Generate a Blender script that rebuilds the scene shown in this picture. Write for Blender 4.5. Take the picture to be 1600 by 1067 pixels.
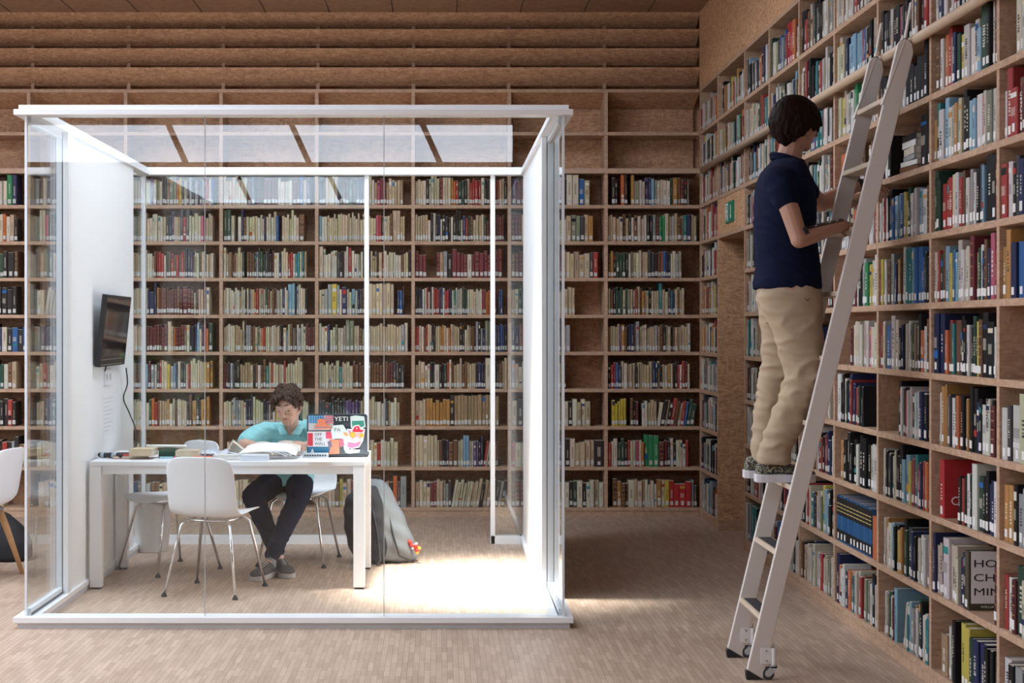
import bpy, math, random, colorsys
from mathutils import Vector, Matrix, noise, Quaternion

for _o in list(bpy.data.objects):
    bpy.data.objects.remove(_o, do_unlink=True)
SC = bpy.context.scene
COL = SC.collection

# ------------------------------------------------------------------ camera
FPX, VPX, VPY, EYE = 2380.0, 690.0, 513.0, 1.52     # focal length in px, principal point, eye height
cam_data = bpy.data.cameras.new('camera')
cam = bpy.data.objects.new('camera', cam_data)
COL.objects.link(cam)
cam.location = (0, 0, EYE)
cam.rotation_euler = (math.pi / 2, 0, 0)
cam_data.sensor_width = 36
cam_data.lens = 36 * FPX / 1600
cam_data.shift_x = (800 - VPX) / 1600
cam_data.shift_y = -(533.5 - VPY) / 1600
cam_data.clip_start = 0.05
cam_data.clip_end = 200
SC.camera = cam

# ------------------------------------------------------------------ exposure, world, daylight
SC.view_settings.view_transform = 'Standard'
SC.view_settings.look = 'None'
SC.view_settings.gamma = 1
SC.view_settings.exposure = 0.0
SC.view_settings.use_curve_mapping = False
SC.cycles.use_denoising = True
SC.cycles.max_bounces = 10
SC.cycles.diffuse_bounces = 5
SC.cycles.glossy_bounces = 4
SC.cycles.transparent_max_bounces = 24
SC.cycles.transmission_bounces = 4
SC.cycles.caustics_reflective = False
SC.cycles.caustics_refractive = False
SC.cycles.sample_clamp_indirect = 6

world = bpy.data.worlds.new('sky_world')
SC.world = world
world.use_nodes = True
_bg = world.node_tree.nodes['Background']
_bg.inputs[0].default_value = (0.80, 0.88, 1.0, 1)
_bg.inputs[1].default_value = 8.6

def portal(name, loc, rot, sx, sy):
    l = bpy.data.lights.new(name, 'AREA')
    l.shape = 'RECTANGLE'; l.size = sx; l.size_y = sy
    l.cycles.is_portal = True
    o = bpy.data.objects.new(name, l); COL.objects.link(o)
    o.location = loc; o.rotation_euler = rot
    return o

CEIL = 4.07
SKYLIGHTS = [(-2.1, 0.50, 7.9, 10.2), (-6.2, -2.7, 5.2, 9.2), (-4.4, -1.9, 3.2, 6.2)]   # x0, x1, y0, y1 openings in the ceiling
for (a, b, c, d) in SKYLIGHTS:
    portal('skylight_portal', ((a + b) / 2, (c + d) / 2, CEIL + 0.30), (0, 0, 0), b - a, d - c)
LEFT_X, BACK_WIN_Y = -8.0, -2.0
LEFT_WIN = (1.0, 5.5, 1.6, 3.5)                        # y0, y1, z0, z1
portal('left_window_portal', (LEFT_X - 0.05, 3.25, 2.55), (0, -math.pi / 2, 0), 1.9, 4.5)
FAC_WIN = (-4.95, 0.82, 3.43, 3.87)                    # x0, x1, z0, z1  clerestory behind the camera
portal('clerestory_portal', (-2.0, BACK_WIN_Y - 0.05, 3.65), (math.pi / 2, 0, 0), 5.7, 0.44)

spot_data = bpy.data.lights.new('booth_patch_spot', 'SPOT')      # unseen spot added over the booth for the bright patch on its floor
spot_data.energy = 5200.0
spot_data.spot_size = math.radians(33)
spot_data.spot_blend = 1.0
spot_data.shadow_soft_size = 0.22
spot_data.color = (1.0, 0.985, 0.96)
spot = bpy.data.objects.new('booth_patch_spot', spot_data); COL.objects.link(spot)
spot.location = (-0.55, 8.75, 4.02)
spot.rotation_euler = (Vector((0.33, 9.12, 0.0)) - spot.location).to_track_quat('-Z', 'Y').to_euler()

# ------------------------------------------------------------------ helpers
def W(px, py, Y):
    """the place at depth Y that lies on the sight line of a measured point of the photograph"""
    return Vector(((px - VPX) * Y / FPX, Y, EYE - (py - VPY) * Y / FPX))

def tag(o, label=None, cat=None, group=None, kind=None):
    if label: o['label'] = label
    if cat: o['category'] = cat
    if group: o['group'] = group
    if kind: o['kind'] = kind
    return o

def empty(name, loc, rz=0.0):
    o = bpy.data.objects.new(name, None)
    o.empty_display_size = 0.1
    COL.objects.link(o)
    o.location = loc; o.rotation_euler = (0, 0, rz)
    return o

def kids(o):
    return [c for c in bpy.data.objects if c.parent == o]

def copy_tree(o, parent=None):
    c = o.copy(); COL.objects.link(c)
    if parent is not None: c.parent = parent
    for ch in kids(o):
        copy_tree(ch, c)
    return c

class MB:
    def __init__(self):
        self.v = []; self.f = []; self.c = []; self.m = []; self.M = None
    def add(self, vs, fs, col=(1, 1, 1), mi=0):
        n = len(self.v)
        if self.M is not None:
            vs = [self.M @ Vector(p) for p in vs]
        self.v += [tuple(p) for p in vs]
        for f in fs:
            self.f.append([i + n for i in f]); self.c.append(col); self.m.append(mi)
    def box(self, x0, x1, y0, y1, z0, z1, col=(1, 1, 1), mi=0):
        vs = [(x0, y0, z0), (x1, y0, z0), (x1, y1, z0), (x0, y1, z0), (x0, y0, z1), (x1, y0, z1), (x1, y1, z1), (x0, y1, z1)]
        self.add(vs, BOXF, col, mi)
    def obox(self, c, ax, ay, az, col=(1, 1, 1), mi=0):
        """box from centre and three half-axis vectors"""
        c, ax, ay, az = Vector(c), Vector(ax), Vector(ay), Vector(az)
        vs = [c + sx * ax + sy * ay + sz * az for sz in (-1, 1) for (sx, sy) in ((-1, -1), (1, -1), (1, 1), (-1, 1))]
        self.add(vs, BOXF, col, mi)
    def bar(self, p0, p1, w, h, up=(0, 0, 1), col=(1, 1, 1)):
        p0, p1 = Vector(p0), Vector(p1); d = p1 - p0; u = Vector(up)
        s = d.cross(u).normalized(); t = s.cross(d).normalized()
        self.obox((p0 + p1) / 2, d / 2, s * w / 2, t * h / 2, col)
    def tube(self, pts, r, n=10, col=(1, 1, 1), closed=False, mi=0):
        pts = [Vector(p) for p in pts]
        rs = r if isinstance(r, (list, tuple)) else [r] * len(pts)
        vs = []; prev = None
        N = len(pts)
        for i, p in enumerate(pts):
            if closed: d = pts[(i + 1) % N] - pts[i - 1]
            else: d = pts[min(i + 1, N - 1)] - pts[max(i - 1, 0)]
            d.normalize()
            if prev is None:
                a = Vector((0, 0, 1)) if abs(d.z) < .9 else Vector((1, 0, 0))
                s = d.cross(a).normalized()
            else:
                s = (prev - prev.dot(d) * d).normalized()
            prev = s; t = d.cross(s)
            for k in range(n):
                a = 2 * math.pi * k / n
                vs.append(p + rs[i] * (math.cos(a) * s + math.sin(a) * t))
        fs = []
        for i in range(N if closed else N - 1):
            for k in range(n):
                a = i * n + k; b = i * n + (k + 1) % n
                c2 = ((i + 1) % N) * n + (k + 1) % n; d2 = ((i + 1) % N) * n + k
                fs.append([a, b, c2, d2])
        if not closed:
            fs.append(list(range(n))[::-1]); fs.append([(N - 1) * n + k for k in range(n)])
        self.add(vs, fs, col, mi)
    def rings(self, rings, n=28, col=(1, 1, 1), power=2.0):
        """closed loft: each ring = (centre, half-axis u, half-axis v)"""
        vs = []
        for (c, u, v) in rings:
            c, u, v = Vector(c), Vector(u), Vector(v)
            for k in range(n):
                a = 2 * math.pi * k / n
                ca, sa = math.cos(a), math.sin(a)
                e = 2.0 / power
                vs.append(c + u * math.copysign(abs(ca) ** e, ca) + v * math.copysign(abs(sa) ** e, sa))
        fs = []
        for i in range(len(rings) - 1):
            for k in range(n):
                fs.append([i * n + k, i * n + (k + 1) % n, (i + 1) * n + (k + 1) % n, (i + 1) * n + k])
        fs.append(list(range(n))[::-1]); fs.append([(len(rings) - 1) * n + k for k in range(n)])
        self.add(vs, fs, col)
    def ell(self, c, r, M=None, nu=14, nv=10, col=(1, 1, 1)):
        c = Vector(c); vs = [Vector((0, 0, -r[2]))]
        for j in range(1, nv):
            t = math.pi * j / nv
            for k in range(nu):
                a = 2 * math.pi * k / nu
                vs.append(Vector((r[0] * math.sin(t) * math.cos(a), r[1] * math.sin(t) * math.sin(a), -r[2] * math.cos(t))))
        vs.append(Vector((0, 0, r[2])))
        if M is not None: vs = [M @ p for p in vs]
        vs = [p + c for p in vs]
        fs = []
        for k in range(nu): fs.append([0, 1 + (k + 1) % nu, 1 + k])
        for j in range(nv - 2):
            for k in range(nu):
                a = 1 + j * nu + k; b = 1 + j * nu + (k + 1) % nu
                fs.append([a, b, b + nu, a + nu])
        L = len(vs) - 1; o = 1 + (nv - 2) * nu
        for k in range(nu): fs.append([o + k, o + (k + 1) % nu, L])
        self.add(vs, fs, col)
    def cap(self, p0, r0, p1, r1, n=12):
        """tapered capsule"""
        p0, p1 = Vector(p0), Vector(p1); d = (p1 - p0)
        L = d.length
        if L < 1e-6: return self.ell(p0, (r0, r0, r0))
        d.normalize()
        pts, rs = [], []
        for a in (-80, -55, -28, 0):
            pts.append(p0 + d * r0 * math.sin(math.radians(a))); rs.append(r0 * math.cos(math.radians(a)))
        for a in (0, 28, 55, 80):
            pts.append(p1 + d * r1 * math.sin(math.radians(a))); rs.append(r1 * math.cos(math.radians(a)))
        # fixed direction tube
        a = Vector((0, 0, 1)) if abs(d.z) < .9 else Vector((1, 0, 0))
        s = d.cross(a).normalized(); t = d.cross(s)
        vs = []
        for p, r in zip(pts, rs):
            for k in range(n):
                q = 2 * math.pi * k / n
                vs.append(p + r * (math.cos(q) * s + math.sin(q) * t))
        fs = []
        for i in range(len(pts) - 1):
            for k in range(n):
                fs.append([i * n + k, i * n + (k + 1) % n, (i + 1) * n + (k + 1) % n, (i + 1) * n + k])
        fs.append(list(range(n))[::-1]); fs.append([(len(pts) - 1) * n + k for k in range(n)])
        self.add(vs, fs)
    def chain(self, pts, rs):
        for i in range(len(pts) - 1):
            self.cap(pts[i], rs[i], pts[i + 1], rs[i + 1])
    def prism(self, outline, d0, d1, axis='y', col=(1, 1, 1), mi=0):
        """outline: list of 2D points; axis y -> (x,z) outline extruded in y, axis z -> (x,y), axis x -> (y,z)"""
        n = len(outline); vs = []
        for d in (d0, d1):
            for (a, b) in outline:
                vs.append({'y': (a, d, b), 'z': (a, b, d), 'x': (d, a, b)}[axis])
        fs = [list(range(n))[::-1], [n + k for k in range(n)]] + [[k, (k + 1) % n, n + (k + 1) % n, n + k] for k in range(n)]
        self.add(vs, fs, col, mi)
    def mesh(self, name, origin=(0, 0, 0), mats=(), smooth=False, color=False):
        o = Vector(origin)
        me = bpy.data.meshes.new(name)
        me.from_pydata([tuple(Vector(p) - o) for p in self.v], [], self.f)
        for m in mats: me.materials.append(m)
        if len(mats) > 1: me.polygons.foreach_set('material_index', self.m)
        if smooth: me.polygons.foreach_set('use_smooth', [True] * len(me.polygons))
        if color:
            at = me.color_attributes.new('Col', 'FLOAT_COLOR', 'CORNER')
            buf = []
            for f, c in zip(self.f, self.c):
                buf += [c[0], c[1], c[2], 1.0] * len(f)
            at.data.foreach_set('color', buf)
        me.update()
        return me
    def build(self, name, mats, parent=None, origin=None, smooth=False, color=False, bevel=0, seg=2, recalc=True):
        if not isinstance(mats, (list, tuple)): mats = (mats,)
        if origin is None:
            origin = (0, 0, 0)
            if parent is not None and not parent.get('_local'):
                origin = parent.location + (parent.parent.location if parent.parent else Vector())
        me = self.mesh(name, origin, mats, smooth, color)
        if recalc:
            import bmesh
            bm = bmesh.new(); bm.from_mesh(me)
            bmesh.ops.recalc_face_normals(bm, faces=bm.faces)
            bm.to_mesh(me); bm.free()
        ob = bpy.data.objects.new(name, me); COL.objects.link(ob)
        if parent is None: ob.location = origin
        else: ob.parent = parent
        if bevel:
            md = ob.modifiers.new('bevel', 'BEVEL'); md.width = bevel; md.segments = seg
            md.limit_method = 'ANGLE'; md.angle_limit = math.radians(40)
            md.harden_normals = False
            me.polygons.foreach_set('use_smooth', [False] * len(me.polygons))
        return ob

BOXF = [[0, 3, 2, 1], [4, 5, 6, 7], [0, 1, 5, 4], [1, 2, 6, 5], [2, 3, 7, 6], [3, 0, 4, 7]]

def organic(mb, name, mats, parent=None, origin=None, voxel=0.006, smooth=6, disp=None, colf=None):
    """fuse overlapping closed shapes into one continuous smooth surface"""
    if not isinstance(mats, (list, tuple)): mats = (mats,)
    if origin is None: origin = parent.location if parent is not None else Vector((0, 0, 0))
    me = mb.mesh(name, origin)
    tmp = bpy.data.objects.new('tmp', me); COL.objects.link(tmp)
    r = tmp.modifiers.new('r', 'REMESH'); r.mode = 'VOXEL'; r.voxel_size = voxel
    s = tmp.modifiers.new('s', 'SMOOTH'); s.factor = 0.5; s.iterations = smooth
    dg = bpy.context.evaluated_depsgraph_get()
    dg.update()
    out = bpy.data.meshes.new_from_object(tmp.evaluated_get(dg))
    bpy.data.objects.remove(tmp, do_unlink=True)
    out.name = name
    out.materials.clear()
    for m in mats: out.materials.append(m)
    O = Vector(origin)
    if disp:
        nrm = [v.normal.copy() for v in out.vertices]
        for v, n in zip(out.vertices, nrm):
            v.co = v.co + n * disp(v.co + O, n)
    if colf:
        at = out.color_attributes.new('Col', 'FLOAT_COLOR', 'POINT')
        buf = []
        for v in out.vertices:
            c = colf(v.co + O); buf += [c[0], c[1], c[2], 1.0]
        at.data.foreach_set('color', buf)
    out.polygons.foreach_set('use_smooth', [True] * len(out.polygons))
    out.update()
    ob = bpy.data.objects.new(name, out); COL.objects.link(ob)
    if parent is None: ob.location = origin
    else: ob.parent = parent
    return ob

# ------------------------------------------------------------------ materials
def new_mat(name):
    m = bpy.data.materials.new(name); m.use_nodes = True
    nt = m.node_tree; b = nt.nodes['Principled BSDF']
    return m, nt, b

def plain(name, col, rough=0.5, metal=0.0, spec=0.5, bump=0.0, bscale=80, var=0.0, coat=0.0):
    m, nt, b = new_mat(name)
    b.inputs['Base Color'].default_value = (*col, 1)
    b.inputs['Roughness'].default_value = rough
    b.inputs['Metallic'].default_value = metal
    b.inputs['Specular IOR Level'].default_value = spec
    b.inputs['Coat Weight'].default_value = coat
    if bump or var:
        tc = nt.nodes.new('ShaderNodeTexCoord')
        n = nt.nodes.new('ShaderNodeTexNoise'); n.inputs['Scale'].default_value = bscale; n.inputs['Detail'].default_value = 4
        nt.links.new(tc.outputs['Object'], n.inputs['Vector'])
        if bump:
            bp = nt.nodes.new('ShaderNodeBump'); bp.inputs['Strength'].default_value = bump; bp.inputs['Distance'].default_value = 0.004
            nt.links.new(n.outputs['Fac'], bp.inputs['Height']); nt.links.new(bp.outputs['Normal'], b.inputs['Normal'])
        if var:
            mx = nt.nodes.new('ShaderNodeMix'); mx.data_type = 'RGBA'
            mx.inputs['A'].default_value = (*[c * (1 - var) for c in col], 1)
            mx.inputs['B'].default_value = (*[min(1, c * (1 + var)) for c in col], 1)
            nt.links.new(n.outputs['Fac'], mx.inputs['Factor']); nt.links.new(mx.outputs['Result'], b.inputs['Base Color'])
    return m

def attr_mat(name, rough=0.5, bump=0.0, bscale=300, sss=0.0, spec=0.4, mottle=0.0, mscale=60, sheen=0.0):
    m, nt, b = new_mat(name)
    a = nt.nodes.new('ShaderNodeAttribute'); a.attribute_name = 'Col'
    src = a.outputs['Color']
    b.inputs['Roughness'].default_value = rough
    b.inputs['Specular IOR Level'].default_value = spec
    b.inputs['Sheen Weight'].default_value = sheen
    if sss:
        b.inputs['Subsurface Weight'].default_value = sss
        b.inputs['Subsurface Radius'].default_value = (0.01, 0.004, 0.002)
        b.inputs['Subsurface Scale'].default_value = 0.6
    tc = nt.nodes.new('ShaderNodeTexCoord')
    if mottle:
        n = nt.nodes.new('ShaderNodeTexNoise'); n.inputs['Scale'].default_value = mscale; n.inputs['Detail'].default_value = 3
        nt.links.new(tc.outputs['Object'], n.inputs['Vector'])
        mr = nt.nodes.new('ShaderNodeMapRange'); mr.inputs['To Min'].default_value = 1 - mottle; mr.inputs['To Max'].default_value = 1 + mottle
        nt.links.new(n.outputs['Fac'], mr.inputs['Value'])
        mx = nt.nodes.new('ShaderNodeVectorMath'); mx.operation = 'SCALE'
        nt.links.new(src, mx.inputs[0]); nt.links.new(mr.outputs['Result'], mx.inputs['Scale'])
        src = mx.outputs['Vector']
    nt.links.new(src, b.inputs['Base Color'])
    if bump:
        n = nt.nodes.new('ShaderNodeTexNoise'); n.inputs['Scale'].default_value = bscale
        nt.links.new(tc.outputs['Object'], n.inputs['Vector'])
        bp = nt.nodes.new('ShaderNodeBump'); bp.inputs['Strength'].default_value = bump; bp.inputs['Distance'].default_value = 0.002
        nt.links.new(n.outputs['Fac'], bp.inputs['Height']); nt.links.new(bp.outputs['Normal'], b.inputs['Normal'])
    return m

def osb(name, tone=(1, 1, 1), rough=0.6, contrast=1.0):
    """pressed wood flakes: two layers of stretched random cells"""
    m, nt, b = new_mat(name)
    N, L = nt.nodes.new, nt.links.new
    tc = N('ShaderNodeTexCoord')
    dn = N('ShaderNodeTexNoise'); dn.inputs['Scale'].default_value = 5; dn.inputs['Detail'].default_value = 2
    L(tc.outputs['Object'], dn.inputs['Vector'])
    dv = N('ShaderNodeVectorMath'); dv.operation = 'SCALE'; dv.inputs['Scale'].default_value = 0.05
    L(dn.outputs['Color'], dv.inputs[0])
    ad = N('ShaderNodeVectorMath'); ad.operation = 'ADD'
    L(tc.outputs['Object'], ad.inputs[0]); L(dv.outputs['Vector'], ad.inputs[1])
    vals = []
    for (sc, rot) in (((22, 22, 90), (0.25, 0.35, 0.4)), ((80, 80, 24), (0.4, -0.3, 0.2)), ((30, 30, 110), (-0.5, -0.6, 0.3))):
        mp = N('ShaderNodeMapping'); mp.inputs['Rotation'].default_value = rot; mp.inputs['Scale'].default_value = sc
        L(ad.outputs['Vector'], mp.inputs['Vector'])
        vo = N('ShaderNodeTexVoronoi'); vo.inputs['Scale'].default_value = 1.0
        L(mp.outputs['Vector'], vo.inputs['Vector'])
        sp = N('ShaderNodeSeparateColor'); L(vo.outputs['Color'], sp.inputs[0]); vals.append(sp.outputs[0])
    mk = N('ShaderNodeTexNoise'); mk.inputs['Scale'].default_value = 14; L(tc.outputs['Object'], mk.inputs['Vector'])
    gt = N('ShaderNodeMath'); gt.operation = 'GREATER_THAN'; gt.inputs[1].default_value = 0.52; L(mk.outputs['Fac'], gt.inputs[0])
    m1 = N('ShaderNodeMix'); L(gt.outputs[0], m1.inputs['Factor']); L(vals[0], m1.inputs['A']); L(vals[1], m1.inputs['B'])
    m2 = N('ShaderNodeMix'); m2.inputs['Factor'].default_value = 0.4; L(m1.outputs['Result'], m2.inputs['A']); L(vals[2], m2.inputs['B'])
    big = N('ShaderNodeTexNoise'); big.inputs['Scale'].default_value = 1.3; big.inputs['Detail'].default_value = 3; L(tc.outputs['Object'], big.inputs['Vector'])
    m3 = N('ShaderNodeMix'); m3.inputs['Factor'].default_value = 0.3; L(m2.outputs['Result'], m3.inputs['A']); L(big.outputs['Fac'], m3.inputs['B'])
    r = N('ShaderNodeValToRGB'); e = r.color_ramp.elements
    mean = (.44, .275, .175)
    def T(c): return (*[(mean[i] + (c[i] - mean[i]) * contrast) * tone[i] for i in range(3)], 1)
    e[0].position = 0.08; e[0].color = T((0.235, 0.125, 0.072))
    e[1].position = 0.92; e[1].color = T((0.60, 0.405, 0.270))
    x = e.new(0.42); x.color = T((0.400, 0.242, 0.150))
    x = e.new(0.60); x.color = T((0.475, 0.300, 0.190))
    L(m3.outputs['Result'], r.inputs['Fac']); L(r.outputs['Color'], b.inputs['Base Color'])
    b.inputs['Roughness'].default_value = rough; b.inputs['Specular IOR Level'].default_value = 0.25
    bp = N('ShaderNodeBump'); bp.inputs['Strength'].default_value = 0.15; bp.inputs['Distance'].default_value = 0.002
    L(m2.outputs['Result'], bp.inputs['Height']); L(bp.outputs['Normal'], b.inputs['Normal'])
    return m

def parquet(name):
    m, nt, b = new_mat(name)
    N, L = nt.nodes.new, nt.links.new
    tc = N('ShaderNodeTexCoord')
    mp = N('ShaderNodeMapping'); mp.inputs['Rotation'].default_value = (0, 0, math.pi / 2)
    L(tc.outputs['Object'], mp.inputs['Vector'])
    def brick(c1, c2, off, w, h, shift):
        m2 = N('ShaderNodeMapping'); m2.inputs['Location'].default_value = shift; L(mp.outputs['Vector'], m2.inputs['Vector'])
        bt = N('ShaderNodeTexBrick'); L(m2.outputs['Vector'], bt.inputs['Vector'])
        bt.inputs['Scale'].default_value = 1; bt.inputs['Mortar Size'].default_value = 0.0006
        bt.inputs['Brick Width'].default_value = w; bt.inputs['Row Height'].default_value = h
        bt.offset = off; bt.offset_frequency = 2; bt.squash = 1
        bt.inputs['Color1'].default_value = c1; bt.inputs['Color2'].default_value = c2
        bt.inputs['Mortar'].default_value = (0.16, 0.10, 0.07, 1)
        return bt
    bt = brick((0.530, 0.395, 0.298, 1), (0.405, 0.290, 0.212, 1), 0.37, 0.165, 0.0255, (0, 0, 0))
    # second, coarser random field keeps neighbours from repeating
    wn = N('ShaderNodeTexNoise'); wn.inputs['Scale'].default_value = 0.9; wn.inputs['Detail'].default_value = 4; L(tc.outputs['Object'], wn.inputs['Vector'])
    mpn = N('ShaderNodeMapping'); mpn.inputs['Scale'].default_value = (38, 5.5, 1); L(tc.outputs['Object'], mpn.inputs['Vector'])
    n2 = N('ShaderNodeTexNoise'); n2.inputs['Scale'].default_value = 1; n2.inputs['Detail'].default_value = 3; L(mpn.outputs['Vector'], n2.inputs['Vector'])
    mr = N('ShaderNodeMapRange'); mr.inputs['From Min'].default_value = 0.3; mr.inputs['From Max'].default_value = 0.7
    mr.inputs['To Min'].default_value = 0.92; mr.inputs['To Max'].default_value = 1.08; L(n2.outputs['Fac'], mr.inputs['Value'])
    mr2 = N('ShaderNodeMapRange'); mr2.inputs['To Min'].default_value = 0.86; mr2.inputs['To Max'].default_value = 1.14; L(wn.outputs['Fac'], mr2.inputs['Value'])
    mu = N('ShaderNodeMath'); mu.operation = 'MULTIPLY'; L(mr.outputs['Result'], mu.inputs[0]); L(mr2.outputs['Result'], mu.inputs[1])
    sc = N('ShaderNodeVectorMath'); sc.operation = 'SCALE'; L(bt.outputs['Color'], sc.inputs[0]); L(mu.outputs[0], sc.inputs['Scale'])
    L(sc.outputs['Vector'], b.inputs['Base Color'])
    b.inputs['Roughness'].default_value = 0.42
    b.inputs['Specular IOR Level'].default_value = 0.35
    bp = N('ShaderNodeBump'); bp.inputs['Strength'].default_value = 0.08; bp.inputs['Distance'].default_value = 0.002
    L(n2.outputs['Fac'], bp.inputs['Height']); L(bp.outputs['Normal'], b.inputs['Normal'])
    return m

def glass_mat(name, tint=(0.965, 0.98, 0.98)):
    m, nt, b = new_mat(name); nt.nodes.remove(b)
    N, L = nt.nodes.new, nt.links.new
    out = nt.nodes['Material Output']
    tr = N('ShaderNodeBsdfTransparent'); tr.inputs[0].default_value = (*tint, 1)
    gl = N('ShaderNodeBsdfGlossy'); gl.inputs['Roughness'].default_value = 0.0; gl.inputs[0].default_value = (0.95, 0.98, 1.0, 1)
    lw = N('ShaderNodeLayerWeight'); lw.inputs['Blend'].default_value = 0.5
    pw = N('ShaderNodeMath'); pw.operation = 'POWER'; pw.inputs[1].default_value = 5; L(lw.outputs['Facing'], pw.inputs[0])
    ma = N('ShaderNodeMath'); ma.operation = 'MULTIPLY_ADD'; ma.inputs[1].default_value = 0.95; ma.inputs[2].default_value = 0.034; L(pw.outputs[0], ma.inputs[0])
    mx = N('ShaderNodeMixShader'); L(ma.outputs[0], mx.inputs[0]); L(tr.outputs[0], mx.inputs[1]); L(gl.outputs[0], mx.inputs[2])
    L(mx.outputs[0], out.inputs['Surface'])
    return m

M_OSB = osb('pressed wood board', (1.20, 1.12, 1.03), contrast=.85)
M_OSB_LIT = osb('pressed wood panel lit', (1.32, 1.24, 1.08), contrast=.9)  # brighter copy of the same board: light on these panels put into the colour
M_SHELF = osb('shelf board', (1.10, 1.16, 1.24), contrast=0.5)
M_EDGE = plain('board edge', (0.50, 0.335, 0.235), 0.6, var=0.2, bscale=40)
M_FLOOR = parquet('parquet strips')
M_WHITE = plain('white lacquer', (0.84, 0.85, 0.86), 0.35)
M_PANEL = plain('white wall panel', (0.87, 0.875, 0.87), 0.55)
M_WALL = plain('plaster wall', (0.72, 0.70, 0.67), 0.8)
M_GLASS = glass_mat('clear glass')
M_GASKET = plain('dark gasket', (0.05, 0.07, 0.09), 0.5)
M_BOOK = attr_mat('book covers', rough=0.55, spec=0.2, mottle=0.16, mscale=45)
M_PAGES = plain('paper pages', (0.72, 0.66, 0.55), 0.8, bump=0.3, bscale=400)
M_LABEL = plain('white sticker', (0.75, 0.74, 0.72), 0.6)
M_CHROME = plain('chrome', (0.75, 0.76, 0.78), 0.12, 1.0)
M_STEEL = plain('brushed steel', (0.55, 0.56, 0.57), 0.32, 1.0)
M_BLACK = plain('black plastic', (0.015, 0.016, 0.018), 0.4)
M_RUBBER = plain('black rubber', (0.02, 0.02, 0.022), 0.7)
M_SHELL = plain('white chair shell', (0.76, 0.765, 0.78), 0.38)
M_BEECH = plain('light wood', (0.50, 0.28, 0.125), 0.5, var=0.2, bscale=30)
M_PAPER = plain('white paper', (0.82, 0.82, 0.82), 0.7)
M_ATTR = attr_mat('painted colours', rough=0.45)
M_TEXTW = plain('white print', (0.85, 0.85, 0.85), 0.6)
M_TEXTK = plain('black print', (0.02, 0.02, 0.02), 0.6)
# ------------------------------------------------------------------ the hall
XR = 2.08          # front plane of the right-hand shelves
YB = 12.29         # front plane of the back shelves
DEP = 0.30         # shelf depth
XL = LEFT_X
def struct(name, mb, m, **k):
    o = mb.build(name, m, **k); o['kind'] = 'structure'; return o

b = MB(); b.box(XL, XR + 1.6, BACK_WIN_Y, YB + 0.5, -0.1, 0.0)
struct('floor', b, M_FLOOR)

# ceiling: wood planks running into the room, with the skylight openings left free
b = MB(); gr = MB()
xs = sorted({XL, XR + 1.6} | {v for s in SKYLIGHTS for v in s[:2]})
ys = sorted({BACK_WIN_Y, YB + 0.5} | {v for s in SKYLIGHTS for v in s[2:]})
for i in range(len(xs) - 1):
    for j in range(len(ys) - 1):
        cx, cy = (xs[i] + xs[i + 1]) / 2, (ys[j] + ys[j + 1]) / 2
        if any(s[0] < cx < s[1] and s[2] < cy < s[3] for s in SKYLIGHTS): continue
        b.box(xs[i], xs[i + 1], ys[j], ys[j + 1], CEIL, CEIL + 0.12)
M_CEIL = osb('ceiling boards', (0.86, 0.84, 0.84), contrast=0.5)
struct('ceiling', b, M_CEIL)
b = MB()
x = (18 - VPX) * YB / FPX - 0.513 * 9
while x < XR:
    if x > XL: b.box(x - 0.004, x + 0.004, 9.9, YB, CEIL - 0.003, CEIL)
    x += 0.513
struct('trim_1', b, plain('ceiling joint', (0.10, 0.06, 0.04), 0.8))
b = MB()
for (x0, x1, y0, y1) in SKYLIGHTS:     # white upstand of each skylight
    for (a, c, d, e) in ((x0 - .05, x0, y0, y1), (x1, x1 + .05, y0, y1), (x0 - .05, x1 + .05, y0 - .05, y0), (x0 - .05, x1 + .05, y1, y1 + .05)):
        b.box(a, c, d, e, CEIL, CEIL + 0.32)
struct('trim_2', b, M_WHITE)

b = MB()   # back wall behind the shelving, up to the ceiling
b.box(XL, XR + 1.6, YB + DEP + 0.03, YB + DEP + 0.15, 0, CEIL)
struct('wall_back', b, M_OSB)
b = MB()   # wall carrying the right-hand shelves, with the doorway
DY0, DY1, DH = 10.47, 11.49, 2.215
for (y0, y1, z0, z1) in ((BACK_WIN_Y, DY0, 0, CEIL), (DY1, YB + DEP + 0.15, 0, CEIL), (DY0, DY1, DH, CEIL)):
    b.box(XR + DEP + 0.03, XR + DEP + 0.15, y0, y1, z0, z1)
b.box(XR + 1.5, XR + 1.6, DY0 - .6, DY1 + .6, 0, CEIL)
b.box(XR + DEP + .15, XR + 1.5, DY0 - .6, DY0 - .5, 0, CEIL)
b.box(XR + DEP + .15, XR + 1.5, DY1 + .5, DY1 + .6, 0, CEIL)
struct('wall_right', b, M_OSB)
b = MB()   # left wall with its long window
y0, y1, z0, z1 = LEFT_WIN
for (a, c, d, e) in ((BACK_WIN_Y, y0, 0, CEIL), (y1, YB + .5, 0, CEIL), (y0, y1, 0, z0), (y0, y1, z1, CEIL)):
    b.box(XL - .12, XL, a, c, d, e)
struct('wall_left', b, M_WALL)
b = MB()
for k in range(5):
    yy = y0 + (y1 - y0) * k / 4
    b.box(XL - .10, XL - .04, yy - .03, yy + .03, z0, z1)
for z in (z0, z1): b.box(XL - .10, XL - .04, y0, y1, z - .03, z + .03)
struct('window_1', b, M_WHITE)
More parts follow.
